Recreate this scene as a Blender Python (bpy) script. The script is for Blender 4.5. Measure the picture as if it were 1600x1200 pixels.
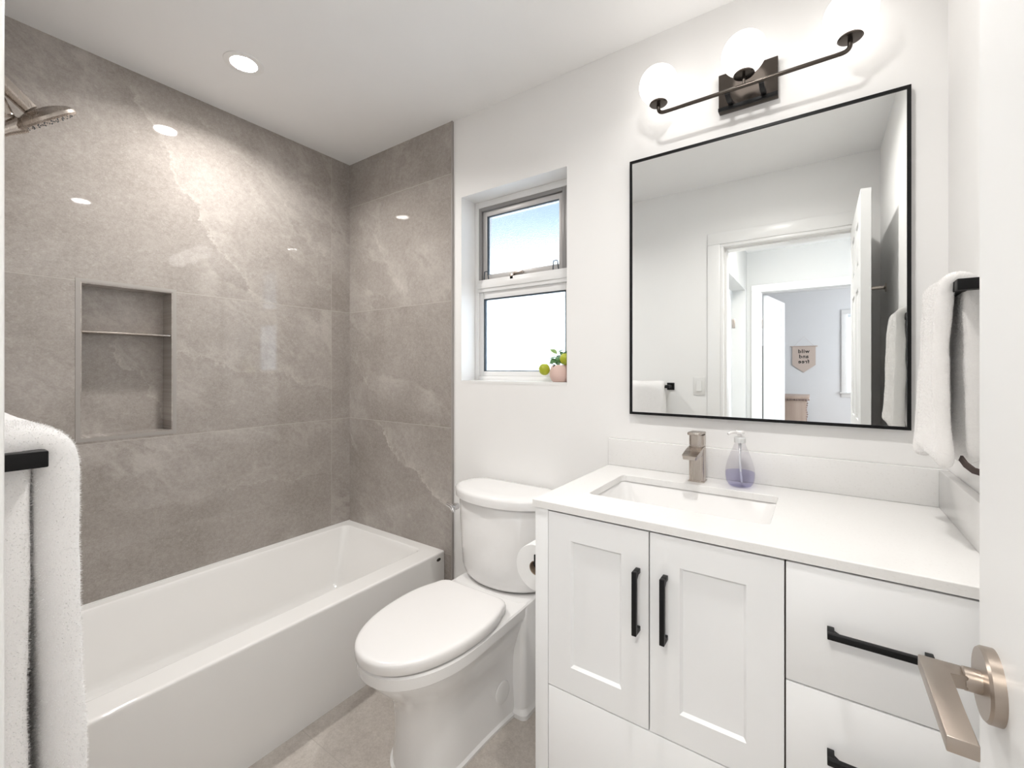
import bpy, bmesh, math, random
from mathutils import Vector, Matrix, noise as mnoise

random.seed(7)
for o in list(bpy.data.objects):
    bpy.data.objects.remove(o, do_unlink=True)
SC = bpy.context.scene
COL = SC.collection
PI = math.pi

# ------------------------------------------------------------------ camera
YAW = 0.6082
cam_d = bpy.data.cameras.new('camera')
cam_d.sensor_width = 36.0
cam_d.lens = 686.47 * 36.0 / 1600.0
cam_d.shift_y = -22.8 / 1600.0
cam_d.clip_start = 0.01
cam_d.clip_end = 200
cam = bpy.data.objects.new('camera', cam_d)
cam.location = (0, 0, 1.26)
cam.rotation_euler = (PI / 2, 0, YAW)
COL.objects.link(cam)
SC.camera = cam

# ------------------------------------------------------------------ light
world = bpy.data.worlds.new('world')
SC.world = world
world.use_nodes = True
wn = world.node_tree
wn.nodes.clear()
w_out = wn.nodes.new('ShaderNodeOutputWorld')
w_bg = wn.nodes.new('ShaderNodeBackground')
w_bg.inputs[0].default_value = (0.80, 0.90, 1.0, 1)
w_bg.inputs[1].default_value = 2.2
wn.links.new(w_bg.outputs[0], w_out.inputs[0])

L_SPOT = 40.0       # radiance of the recessed lamps' lenses
P_SPOT = 4.4        # watts of the recessed lamp over the tub
P_SPOT2 = 2.7      # watts of the recessed lamp in front of the vanity
L_GLOBE = 1.15       # radiance of the opal globes
P_HALL = 15.0       # unseen fill lamp added in the hall, watts
P_BED = 23.0        # added fill light for the far bedroom, watts


def area_light(name, loc, rot, sx, sy, power, color):
    d = bpy.data.lights.new(name, 'AREA')
    d.shape = 'RECTANGLE'
    d.size, d.size_y = sx, sy
    d.energy = power
    d.color = color
    o = bpy.data.objects.new(name, d)
    o.location = loc
    o.rotation_euler = rot
    COL.objects.link(o)
    return o


# unseen fill light added at the bedroom's side wall, in place of daylight
area_light('bedroom_fill', (2.15, -3.4, 1.5), (0, PI / 2, 0), 1.2, 1.4, P_BED, (0.92, 0.95, 1.0))

SC.view_settings.view_transform = 'Standard'
SC.view_settings.look = 'None'
SC.view_settings.gamma = 1.0
SC.view_settings.use_curve_mapping = False
SC.view_settings.exposure = 1.32

# ------------------------------------------------------------------ dimensions
D = 1.56          # back wall plane
XL = -2.224       # tiled wall plane
XR = 0.2735       # right wall plane
YF = 0.032        # front wall (with the doorway) plane
ZC = 2.44
TX = -1.43        # end of the tile on the back wall
TUBX = -1.4765
RIM = 0.388


# ------------------------------------------------------------------ shader helpers
class S:
    """a socket that can be combined with + - * /"""
    def __init__(self, g, s):
        self.g, self.s = g, s

    def _m(self, op, *a):
        n = self.g.nodes.new('ShaderNodeMath')
        n.operation = op
        for i, v in enumerate((self,) + a):
            if isinstance(v, S):
                self.g.links.new(v.s, n.inputs[i])
            else:
                n.inputs[i].default_value = v
        return S(self.g, n.outputs[0])

    def __add__(self, o): return self._m('ADD', o)
    def __radd__(self, o): return self._m('ADD', o)
    def __sub__(self, o): return self._m('SUBTRACT', o)
    def __rsub__(self, o): return (self * -1.0) + o
    def __mul__(self, o): return self._m('MULTIPLY', o)
    def __rmul__(self, o): return self._m('MULTIPLY', o)
    def __truediv__(self, o): return self._m('DIVIDE', o)
    def abs(self): return self._m('ABSOLUTE')
    def floor(self): return self._m('FLOOR')
    def exp(self): return self._m('EXPONENT')
    def gt(self, v): return self._m('GREATER_THAN', v)
    def lt(self, v): return self._m('LESS_THAN', v)
    def max(self, v): return self._m('MAXIMUM', v)
    def min(self, v): return self._m('MINIMUM', v)

    def ramp(self, a, b):
        n = self.g.nodes.new('ShaderNodeMapRange')
        n.interpolation_type = 'SMOOTHSTEP'
        self.g.links.new(self.s, n.inputs[0])
        n.inputs[1].default_value = a
        n.inputs[2].default_value = b
        return S(self.g, n.outputs[0])


def new_mat(name):
    m = bpy.data.materials.new(name)
    m.use_nodes = True
    g = m.node_tree
    b = g.nodes['Principled BSDF']
    return m, g, b


def pos(g, world=True):
    if world:
        n = g.nodes.new('ShaderNodeNewGeometry')
        src = n.outputs['Position']
    else:
        n = g.nodes.new('ShaderNodeTexCoord')
        src = n.outputs['Object']
    sp = g.nodes.new('ShaderNodeSeparateXYZ')
    g.links.new(src, sp.inputs[0])
    return S(g, sp.outputs[0]), S(g, sp.outputs[1]), S(g, sp.outputs[2]), src


def vec(g, x, y, z=0.0):
    n = g.nodes.new('ShaderNodeCombineXYZ')
    for i, v in enumerate((x, y, z)):
        if isinstance(v, S):
            g.links.new(v.s, n.inputs[i])
        else:
            n.inputs[i].default_value = v
    return n.outputs[0]


def noise(g, v, scale, detail=4, rough=0.5, dist=0.0):
    n = g.nodes.new('ShaderNodeTexNoise')
    g.links.new(v, n.inputs['Vector'])
    n.inputs['Scale'].default_value = scale
    n.inputs['Detail'].default_value = detail
    n.inputs['Roughness'].default_value = rough
    n.inputs['Distortion'].default_value = dist
    return S(g, n.outputs[0])


def mixc(g, fac, a, b):
    n = g.nodes.new('ShaderNodeMix')
    n.data_type = 'RGBA'
    if isinstance(fac, S):
        g.links.new(fac.s, n.inputs[0])
    else:
        n.inputs[0].default_value = fac
    for i, c in ((6, a), (7, b)):
        if isinstance(c, tuple):
            n.inputs[i].default_value = (*c, 1)
        else:
            g.links.new(c, n.inputs[i])
    return n.outputs[2]


def bump(g, b, h, strength, dist=0.01):
    n = g.nodes.new('ShaderNodeBump')
    n.inputs['Strength'].default_value = strength
    n.inputs['Distance'].default_value = dist
    g.links.new(h.s, n.inputs['Height'])
    g.links.new(n.outputs[0], b.inputs['Normal'])


def simple(name, col, rough=0.5, metal=0.0, coat=0.0, var=0.03, spec=None, vscale=8, bmp=0.0, bscale=200):
    """a procedural material: base colour with a faint mottling"""
    m, g, b = new_mat(name)
    _, _, _, p = pos(g, False)
    n = noise(g, p, vscale, 3)
    lo = tuple(max(0, c * (1 - var)) for c in col)
    hi = tuple(min(1, c * (1 + var)) for c in col)
    g.links.new(mixc(g, n, lo, hi), b.inputs['Base Color'])
    b.inputs['Roughness'].default_value = rough
    b.inputs['Metallic'].default_value = metal
    b.inputs['Coat Weight'].default_value = coat
    b.inputs['Coat Roughness'].default_value = 0.04
    if spec is not None:
        b.inputs['Specular IOR Level'].default_value = spec
    if bmp:
        bump(g, b, noise(g, p, bscale, 2), bmp, 0.002)
    return m


def stone(name, hx, h0, hw, z0, zh, veins=(), flat=False, vmax=None, dark=(0.30, 0.268, 0.242), light=(0.455, 0.418, 0.388)):
    """large format grey-beige stone tile with pale veins; hx picks the horizontal axis"""
    m, g, b = new_mat(name)
    X, Y, Z, _ = pos(g)
    h = {'x': X, 'y': Y}[hx]
    v = Y if flat else Z
    vj = v.min(vmax) if vmax else v
    cell = ((h - h0) / hw).floor() + ((vj - z0) / zh).floor() * 7.0
    wn_ = g.nodes.new('ShaderNodeTexWhiteNoise')
    wn_.noise_dimensions = '1D'
    g.links.new(cell.s, wn_.inputs['W'])
    off = S(g, wn_.outputs['Value']) * 31.0
    p = vec(g, h + off, v, off * 0.7)
    mott = noise(g, p, 3.6, 10, 0.66)
    fine = noise(g, p, 210, 3, 0.7)
    grain = noise(g, p, 60, 5, 0.75)
    speck = noise(g, p, 95, 2, 0.6).ramp(0.60, 0.74)
    cloud = noise(g, p, 1.5, 3, 0.5)
    # diagonal drifts and veins
    a = math.radians(-38)
    ca, sa = math.cos(a), math.sin(a)
    hu, vu = h + off, v
    along = hu * ca + vu * sa
    across = vu * ca - hu * sa
    pv = vec(g, along * 1.0, across * 2.0, off)
    n1 = noise(g, pv, 1.15, 9, 0.60, 0.35)
    n2 = noise(g, pv, 2.4, 9, 0.66, 0.5)
    v1 = (1.0 - (((n1 - 0.5).abs()) * 30.0).min(1.0))
    v2 = (1.0 - (((n2 - 0.48).abs()) * 14.0).min(1.0))
    mask = noise(g, p, 2.1, 3, 0.5).ramp(0.46, 0.68)
    vein = v1 * mask * 0.34 + v2 * v2 * cloud.ramp(0.42, 0.68) * 0.22 + speck * 0.16
    # pale weathered patches, ending at a vein
    drift = (n1 - 0.5).ramp(0.0, 0.02) * (1.0 - (n1 - 0.5).ramp(0.03, 0.14)) * mask
    tone = mott.ramp(0.30, 0.72) * 0.42 + cloud.ramp(0.3, 0.7) * 0.22 + (grain - 0.5) * 1.5 + (fine - 0.5) * 1.1 + drift * 0.38 + 0.10
    pw = vec(g, h, v, 3.1)
    wob = (noise(g, pw, 2.3, 7, 0.6) - 0.5) * 0.34 + (noise(g, pw, 13, 8, 0.75) - 0.5) * 0.12
    ridge = 1.0 - (((noise(g, pw, 7.5, 9, 0.7, 0.6) - 0.5).abs()) * 13.0).min(1.0)
    brk = noise(g, pw, 5.0, 5, 0.6).ramp(0.36, 0.60)
    for (A, B, zlo, zhi, k) in veins:
        dx, dz = B[0] - A[0], B[1] - A[1]
        L = math.hypot(dx, dz)
        dx, dz = dx / L, dz / L
        s = (h - A[0]) * dx + (v - A[1]) * dz
        d = (v - A[1]) * dx - (h - A[0]) * dz + wob
        m1 = s.ramp(-0.06, 0.05) * (1.0 - s.ramp(L - 0.02, L + 0.1)) * v.gt(zlo) * v.lt(zhi)
        crisp = ((d * d) * (-1.0 / 0.0055 ** 2)).exp()
        soft = (d * (-1.0 / 0.085)).exp() * d.gt(0.0)
        vein = vein + (crisp * brk * 0.30 + soft * (ridge * 0.28 + 0.11)) * m1 * k
    base = mixc(g, tone, dark, light)
    col = mixc(g, vein.min(1.0), base, (0.66, 0.615, 0.57))
    fh = ((h - h0) / hw)
    fv = ((vj - z0) / zh)
    dh = ((fh - (fh + 0.5).floor()).abs()) * hw
    dv = ((fv - (fv + 0.5).floor()).abs()) * zh
    gr = dh.lt(0.0013).max(dv.lt(0.0013))
    col = mixc(g, gr * 0.75, col, (0.47, 0.43, 0.39))
    g.links.new(col, b.inputs['Base Color'])
    rg = gr * 0.5 + (0.28 if flat else 0.022) + grain * 0.012
    g.links.new(rg.s, b.inputs['Roughness'])
    bump(g, b, (1.0 - gr), 0.3, 0.0008)
    return m


M = {}
M['wall'] = simple('white_wall_paint', (0.90, 0.892, 0.88), 0.55, var=0.01, bmp=0.05, bscale=300)
M['ceil'] = simple('white_ceiling_paint', (0.92, 0.917, 0.912), 0.6, var=0.01, bmp=0.05, bscale=300)
M['trim'] = simple('white_semigloss_trim', (0.88, 0.875, 0.865), 0.3, var=0.01)
M['door'] = simple('white_door_paint', (0.85, 0.85, 0.845), 0.42, var=0.01)
M['porcelain'] = simple('white_porcelain', (0.88, 0.872, 0.865), 0.08, coat=0.4, var=0.006)
M['acrylic'] = simple('white_tub_acrylic', (0.90, 0.888, 0.87), 0.07, coat=0.3, var=0.006)
M['seat'] = simple('white_seat_plastic', (0.88, 0.865, 0.855), 0.16, var=0.006)
M['cabinet'] = simple('white_cabinet_lacquer', (0.86, 0.865, 0.87), 0.3, var=0.008)
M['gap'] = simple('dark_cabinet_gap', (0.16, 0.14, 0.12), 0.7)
M['black'] = simple('matte_black_metal', (0.007, 0.007, 0.0075), 0.42, spec=0.2, metal=0.0, var=0.1)
M['bronze'] = simple('dark_bronze_metal', (0.085, 0.072, 0.063), 0.24, metal=0.9, var=0.05)
M['chrome'] = simple('polished_chrome', (0.75, 0.75, 0.76), 0.08, metal=1.0)
M['alu'] = simple('grey_anodised_aluminium', (0.36, 0.35, 0.345), 0.42, metal=0.35)
M['rubber'] = simple('dark_gasket', (0.03, 0.045, 0.06), 0.6)
M['paper'] = simple('toilet_paper', (0.86, 0.86, 0.855), 0.9, bmp=0.2, bscale=120)
M['kraft'] = simple('cardboard_core', (0.30, 0.23, 0.17), 0.85)
M['pot'] = simple('blush_pink_ceramic', (0.72, 0.52, 0.46), 0.5)
M['soil'] = simple('dark_soil', (0.05, 0.035, 0.025), 0.95, var=0.4, vscale=150)
M['leaf'] = simple('green_leaf', (0.10, 0.22, 0.08), 0.4, var=0.35, vscale=60)
M['leafl'] = simple('pale_green_leaf', (0.28, 0.42, 0.14), 0.4, var=0.25, vscale=60)
M['fruit'] = simple('yellow_green_rind', (0.42, 0.46, 0.03), 0.35, var=0.3, vscale=30)
M['stem'] = simple('brown_stem', (0.14, 0.11, 0.07), 0.7)
M['canvas'] = simple('beige_canvas', (0.60, 0.50, 0.44), 0.9, bmp=0.4, bscale=400)
M['ink'] = simple('black_print', (0.02, 0.02, 0.02), 0.8)
M['blind'] = simple('white_blind_slat', (0.82, 0.86, 0.90), 0.5)
M['carpet'] = simple('bedroom_floor', (0.50, 0.46, 0.42), 0.8)
M['badge'] = simple('dark_oval_badge', (0.03, 0.025, 0.02), 0.3)
M['pane_tint'] = simple('pane_tint_board', (0.20, 0.255, 0.30), 0.7)  # added board outside, coloured to tint the upper frosted pane
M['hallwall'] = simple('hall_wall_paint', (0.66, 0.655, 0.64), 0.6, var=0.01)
M['ground'] = simple('pale_gravel_outside', (0.70, 0.70, 0.70), 0.9, var=0.1)
M['ivory'] = simple('ivory_switch_plastic', (0.80, 0.79, 0.77), 0.35)
M['bedwall'] = simple('pale_blue_grey_bedroom_paint', (0.77, 0.772, 0.785), 0.6, var=0.01)


def quartz():
    m, g, b = new_mat('white_quartz')
    _, _, _, p = pos(g)
    n = noise(g, p, 220, 2, 0.6).ramp(0.55, 0.75)
    g.links.new(mixc(g, n, (0.83, 0.822, 0.81), (0.79, 0.78, 0.765)), b.inputs['Base Color'])
    b.inputs['Roughness'].default_value = 0.16
    return m


def brushed(name, col, rough=0.27, axis=2):
    m, g, b = new_mat(name)
    x, y, z, p = pos(g, False)
    sc = [350.0, 350.0, 350.0]
    sc[axis] = 6.0
    v = vec(g, x * sc[0], y * sc[1], z * sc[2])
    n = noise(g, v, 1.0, 3, 0.6)
    g.links.new(mixc(g, n, tuple(c * 0.985 for c in col), tuple(min(1, c * 1.015) for c in col)), b.inputs['Base Color'])
    b.inputs['Metallic'].default_value = 1.0
    g.links.new((n * 0.04 + (rough - 0.02)).s, b.inputs['Roughness'])
    return m


def towel_mat(name, col):
    m, g, b = new_mat(name)
    _, _, _, p = pos(g, False)
    n = noise(g, p, 420, 2, 0.6)
    n2 = noise(g, p, 60, 3, 0.6)
    k = n * 0.6 + n2 * 0.4
    g.links.new(mixc(g, k, tuple(c * 0.93 for c in col), tuple(min(1, c * 1.05) for c in col)), b.inputs['Base Color'])
    b.inputs['Roughness'].default_value = 0.95
    b.inputs['Sheen Weight'].default_value = 0.5
    b.inputs['Specular IOR Level'].default_value = 0.1
    bump(g, b, k, 0.4, 0.0012)
    return m


def wood(name):
    m, g, b = new_mat(name)
    x, y, z, _ = pos(g, False)
    v = vec(g, x * 14.0, y * 14.0, z * 1.2)
    n = noise(g, v, 1.6, 6, 0.6, 0.4)
    pl = (x / 0.075).floor()
    wnn = g.nodes.new('ShaderNodeTexWhiteNoise')
    wnn.noise_dimensions = '1D'
    g.links.new(pl.s, wnn.inputs['W'])
    t = n * 0.7 + S(g, wnn.outputs['Value']) * 0.3
    g.links.new(mixc(g, t, (0.40, 0.29, 0.23), (0.62, 0.50, 0.43)), b.inputs['Base Color'])
    b.inputs['Roughness'].default_value = 0.55
    return m


def emis(name, col, strength):
    m, g, b = new_mat(name)
    _, _, _, p = pos(g, False)
    n = noise(g, p, 3, 1)
    b.inputs['Base Color'].default_value = (0.9, 0.9, 0.9, 1)
    b.inputs['Roughness'].default_value = 0.2
    g.links.new(mixc(g, n, col, col), b.inputs['Emission Color'])
    b.inputs['Emission Strength'].default_value = strength
    return m


def glass(name, col, rough=0.0, ior=1.45, bmp=0.0, bscale=60):
    m, g, b = new_mat(name)
    _, _, _, p = pos(g, False)
    n = noise(g, p, bscale, 3, 0.6)
    g.links.new(mixc(g, n, tuple(c * 0.98 for c in col), col), b.inputs['Base Color'])
    b.inputs['Transmission Weight'].default_value = 1.0
    b.inputs['Roughness'].default_value = rough
    b.inputs['IOR'].default_value = ior
    if bmp:
        bump(g, b, n, bmp, 0.004)
    return m


def thin(name, col, ior):
    """a thin clear skin: light passes straight through, tinted, with a Fresnel gloss"""
    m, g, b = new_mat(name)
    _, _, _, p = pos(g, False)
    n = noise(g, p, 12, 2)
    tr = g.nodes.new('ShaderNodeBsdfTransparent')
    g.links.new(mixc(g, n, tuple(c * 0.99 for c in col), col), tr.inputs[0])
    gl = g.nodes.new('ShaderNodeBsdfGlossy')
    gl.inputs['Roughness'].default_value = 0.04
    lw = g.nodes.new('ShaderNodeLayerWeight')
    lw.inputs['Blend'].default_value = 0.3
    fc = S(g, lw.outputs['Facing'])
    fr = (fc * fc * fc * (ior - 1.0) + 0.03)
    mx = g.nodes.new('ShaderNodeMixShader')
    g.links.new(fr.s, mx.inputs[0])
    g.links.new(tr.outputs[0], mx.inputs[1])
    g.links.new(gl.outputs[0], mx.inputs[2])
    g.links.new(mx.outputs[0], g.nodes['Material Output'].inputs[0])
    return m


def mirror_mat():
    m, g, b = new_mat('mirror_silver')
    _, _, _, p = pos(g, False)
    n = noise(g, p, 2, 1)
    g.links.new(mixc(g, n, (0.89, 0.905, 0.895), (0.90, 0.91, 0.90)), b.inputs['Base Color'])
    b.inputs['Metallic'].default_value = 1.0
    b.inputs['Roughness'].default_value = 0.0
    return m


M['quartz'] = quartz()
M['nickel'] = brushed('brushed_nickel', (0.52, 0.465, 0.42))
M['satin'] = simple('satin_nickel', (0.43, 0.37, 0.32), 0.34, metal=1.0, var=0.01)
M['nickelx'] = brushed('brushed_nickel_across', (0.52, 0.465, 0.42), axis=0)
M['niche_trim'] = simple('satin_grey_trim', (0.36, 0.335, 0.312), 0.45)
M['towel'] = towel_mat('white_terry', (0.90, 0.885, 0.875))
M['towel2'] = towel_mat('off_white_terry', (0.90, 0.885, 0.87))
M['hem'] = towel_mat('flat_woven_hem', (0.82, 0.81, 0.79))
M['wood'] = wood('pale_oak')
M['spot'] = emis('lamp_diffuser', (1.0, 0.975, 0.945), L_SPOT)
M['globe'] = emis('opal_globe_lit', (1.0, 0.965, 0.925), L_GLOBE)
M['hall_fill'] = emis('hall_fill_diffuser', (1.0, 0.95, 0.88), P_HALL)  # glow of the fill lamp added in the hall, out of view
M['frost'] = glass('frosted_pane', (0.97, 0.985, 1.0), 0.75, 1.4, 0.5, 140)
M['frost2'] = glass('pebbled_frosted_pane', (0.94, 0.97, 1.0), 0.26, 1.4, 0.4, 190)
M['bottle'] = thin('clear_plastic', (0.94, 0.935, 0.95), 1.5)
M['liquid'] = thin('lilac_soap', (0.86, 0.86, 0.96), 1.1)
M['mirror'] = mirror_mat()
M['tile_left'] = stone('grey_stone_tile_side', 'y', 1.434 - 2.4, 1.2, 0.3765, 0.605, vmax=2.1, veins=[
    ((0.56, 2.36), (0.84, 1.90), 1.5865, 2.5, 0.75), ((0.82, 1.93), (1.04, 1.56), 1.5865, 2.5, 0.8),
    ((0.70, 1.325), (1.43, 1.16), 0.9815, 1.5865, 0.8), ((0.80, 2.40), (1.42, 1.88), 1.5865, 2.5, 0.4),
    ((0.95, 2.16), (1.42, 1.66), 1.5865, 2.5, 0.4), ((0.86, 0.72), (1.50, 0.66), 0.3765, 0.9815, 0.5)])
M['tile_end'] = stone('grey_stone_tile_end', 'x', -2.4, 1.2, 0.3765, 0.605, veins=[
    ((-2.00, 0.95), (-1.45, 0.56), 0.3765, 0.9815, 1.3), ((-2.14, 2.12), (-1.72, 1.66), 1.5865, 2.1915, 0.6),
    ((-2.20, 1.34), (-2.00, 1.14), 0.9815, 1.5865, 0.6), ((-1.80, 2.36), (-1.50, 2.44), 2.1915, 2.6, 0.9),
    ((-2.2, 1.62), (-1.7, 1.72), 1.5865, 2.1915, 0.4)])
M['tile_niche'] = stone('grey_stone_tile_niche', 'y', -1.0, 3.0, -1.0, 4.0, veins=[((0.50, 1.37), (0.71, 1.02), 0.0, 2.0, 0.9)])
M['tile_floor'] = stone('grey_stone_floor_tile', 'x', -2.3, 0.62, 0.22, 0.62, flat=True,
                        dark=(0.44, 0.395, 0.355), light=(0.66, 0.61, 0.56))


# ------------------------------------------------------------------ mesh helpers
def world_loc(o):
    v = Vector((0, 0, 0))
    while o:
        v += o.location
        o = o.parent
    return v


def obj(name, bm, mat, parent=None, smooth=True, angle=35, recalc=True):
    """link bm (given in world coordinates) as one mesh object"""
    if recalc:
        bmesh.ops.recalc_face_normals(bm, faces=bm.faces)
    me = bpy.data.meshes.new(name)
    bm.to_mesh(me)
    bm.free()
    o = bpy.data.objects.new(name, me)
    COL.objects.link(o)
    if parent is not None:
        me.transform(Matrix.Translation(-world_loc(parent)))
        o.parent = parent
    else:
        xs = [v.co for v in me.vertices]
        lo = Vector([min(c[i] for c in xs) for i in range(3)])
        hi = Vector([max(c[i] for c in xs) for i in range(3)])
        b = Vector(((lo.x + hi.x) / 2, (lo.y + hi.y) / 2, lo.z))
        me.transform(Matrix.Translation(-b))
        o.location = b
    for m in (mat if isinstance(mat, (list, tuple)) else [mat]):
        me.materials.append(m)
    if smooth:
        me.shade_smooth()
        me.set_sharp_from_angle(angle=math.radians(angle))
    return o


def tag(o, label=None, cat=None, group=None, kind=None):
    if label: o['label'] = label
    if cat: o['category'] = cat
    if group: o['group'] = group
    if kind: o['kind'] = kind
    return o


def thing(name, loc, label, cat, group=None):
    o = bpy.data.objects.new(name, None)
    o.location = loc
    o.empty_display_size = 0.05
    COL.objects.link(o)
    return tag(o, label, cat, group)


def struct(name, bm, mat, parent=None, **k):
    o = obj(name, bm, mat, parent, **k)
    if parent is None:
        o['kind'] = 'structure'
    return o


def box(bm, x0, x1, y0, y1, z0, z1, bev=0.0, seg=2, mi=0):
    t = bmesh.new()
    bmesh.ops.create_cube(t, size=1)
    for v in t.verts:
        v.co = Vector(((x0 + x1) / 2 + v.co.x * (x1 - x0), (y0 + y1) / 2 + v.co.y * (y1 - y0), (z0 + z1) / 2 + v.co.z * (z1 - z0)))
    if bev:
        bmesh.ops.bevel(t, geom=t.edges[:], offset=bev, segments=seg, affect='EDGES', profile=0.5, clamp_overlap=True)
    for f in t.faces:
        f.material_index = mi
    add(bm, t)
    return bm


def add(bm, t, mat=None):
    if mat is not None:
        bmesh.ops.transform(t, matrix=mat, verts=t.verts)
    me = bpy.data.meshes.new('tmp')
    t.to_mesh(me)
    t.free()
    bm.from_mesh(me)
    bpy.data.meshes.remove(me)


def B(*a, **k):
    return box(bmesh.new(), *a, **k)


def loft(bm, rings, cap=(True, True), closed=True):
    vr = [[bm.verts.new(p) for p in r] for r in rings]
    n = len(vr[0])
    for a, b in zip(vr[:-1], vr[1:]):
        for i in range(n if closed else n - 1):
            j = (i + 1) % n
            bm.faces.new((a[i], a[j], b[j], b[i]))
    if cap[0]:
        bm.faces.new(list(reversed(vr[0])))
    if cap[1]:
        bm.faces.new(vr[-1])
    return bm


def lathe(bm, prof, c=(0, 0, 0), axis='z', n=40, cap=(True, True)):
    rings = []
    for r, h in prof:
        ring = []
        for i in range(n):
            a = 2 * PI * i / n
            p = (r * math.cos(a), r * math.sin(a), h)
            if axis == 'y':
                p = (p[0], p[2], p[1])
            elif axis == 'x':
                p = (p[2], p[0], p[1])
            ring.append((c[0] + p[0], c[1] + p[1], c[2] + p[2]))
        rings.append(ring)
    return loft(bm, rings, cap)


def tube(bm, pts, r, n=14, sect=None, caps=True):
    """sweep a round (or given) section along pts; r a number or a list"""
    pts = [Vector(p) for p in pts]
    rings = []
    up = None
    for i, p in enumerate(pts):
        t = (pts[min(i + 1, len(pts) - 1)] - pts[max(i - 1, 0)]).normalized()
        if up is None:
            up = Vector((0, 0, 1)) if abs(t.z) < 0.9 else Vector((0, 1, 0))
        s = t.cross(up).normalized()
        up = s.cross(t).normalized()
        rr = r[i] if isinstance(r, (list, tuple)) else r
        if sect:
            rings.append([p + s * a * rr + up * b * rr for a, b in sect])
        else:
            rings.append([p + s * math.cos(2 * PI * k / n) * rr + up * math.sin(2 * PI * k / n) * rr for k in range(n)])
    return loft(bm, rings, (caps, caps))


def arc_pts(p0, p1, p2, k=8):
    """quadratic curve through a corner"""
    p0, p1, p2 = Vector(p0), Vector(p1), Vector(p2)
    return [(1 - t) ** 2 * p0 + 2 * t * (1 - t) * p1 + t * t * p2 for t in [i / k for i in range(k + 1)]]


def rrect(x0, x1, y0, y1, r, z, k=6):
    out = []
    for cx_, cy_, a0 in ((x1 - r, y1 - r, 0), (x0 + r, y1 - r, PI / 2), (x0 + r, y0 + r, PI), (x1 - r, y0 + r, 1.5 * PI)):
        for i in range(k + 1):
            a = a0 + i * PI / 2 / k
            out.append((cx_ + r * math.cos(a), cy_ + r * math.sin(a), z))
    return out


def ring_cut(bm, X0, X1, Y0, Y1, hole, z):
    """horizontal face of a slab with one hole (list of (x,y,z), counterclockwise from +x+y corner)"""
    n = len(hole)
    q = n // 4
    ho = [bm.verts.new((p[0], p[1], z)) for p in hole]
    oc = [bm.verts.new((x, y, z)) for x, y in ((X1, Y1), (X0, Y1), (X0, Y0), (X1, Y0))]
    for c in range(4):
        for i in range(q - 1):
            bm.faces.new((ho[c * q + i], ho[c * q + i + 1], oc[c]))
        a = ho[c * q + q - 1]
        b_ = ho[((c + 1) * q) % n]
        bm.faces.new((a, b_, oc[(c + 1) % 4], oc[c]))
    return ho, oc


def slab_hole(bm, X0, X1, Y0, Y1, z0, z1, hole):
    h1, o1 = ring_cut(bm, X0, X1, Y0, Y1, hole, z1)
    h0, o0 = ring_cut(bm, X0, X1, Y0, Y1, hole, z0)
    n = len(h1)
    for i in range(n):
        bm.faces.new((h1[i], h1[(i + 1) % n], h0[(i + 1) % n], h0[i]))
    for i in range(4):
        bm.faces.new((o1[i], o1[(i + 1) % 4], o0[(i + 1) % 4], o0[i]))
    return bm


def wall_with_hole(bm, axis, c0, c1, a0, a1, z0, z1, holes):
    """a wall block of thickness c0..c1 on an axis, running a0..a1, with rectangular openings"""
    def bb(u0, u1, w0, w1):
        if u1 - u0 < 1e-5 or w1 - w0 < 1e-5:
            return
        if axis == 'y':
            box(bm, u0, u1, c0, c1, w0, w1)
        else:
            box(bm, c0, c1, u0, u1, w0, w1)
    cur = a0
    for h0, h1, hz0, hz1 in sorted(holes):
        bb(cur, h0, z0, z1)
        bb(h0, h1, z0, hz0)
        bb(h0, h1, hz1, z1)
        cur = h1
    bb(cur, a1, z0, z1)
    return bm


# ================================================================== SETTING
T = 0.12
WX0, WX1, WZ0, WZ1 = -1.376, -0.82, 1.2075, 2.069       # window opening
NY0, NY1, NZ0, NZ1, NX = 0.418, 0.70, 1.004, 1.583, -2.319   # niche

struct('floor', B(XL - T, XR + T, YF - T, D + T, -0.1, 0), M['tile_floor'], smooth=False)
struct('ceiling', B(XL - T, XR + T, YF - T, D + T + 0.06, ZC, ZC + 0.1), M['ceil'], smooth=False)

# back wall with the window opening (painted part) and its tiled end over the tub
bm = wall_with_hole(bmesh.new(), 'y', D, D + 0.17, XL - T, XR + T, 0, ZC, [(WX0, WX1, WZ0, WZ1)])
struct('wall_back', bm, M['wall'], smooth=False)
struct('wall_back_tiled', B(XL, TX, D - 0.010, D, 0, ZC), M['tile_end'], smooth=False)
struct('trim_1', B(TX, TX + 0.006, D - 0.0125, D, 0, ZC), M['niche_trim'], smooth=False)

# tiled long wall with the niche
bm = wall_with_hole(bmesh.new(), 'x', XL - T, XL, YF - T, D, 0, ZC, [(NY0, NY1, NZ0, NZ1)])
struct('wall_left', bm, M['tile_left'], smooth=False)
bm = bmesh.new()
box(bm, NX - 0.01, NX, NY0, NY1, NZ0, NZ1)
struct('wall_left_niche', bm, M['tile_niche'], smooth=False)
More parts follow.
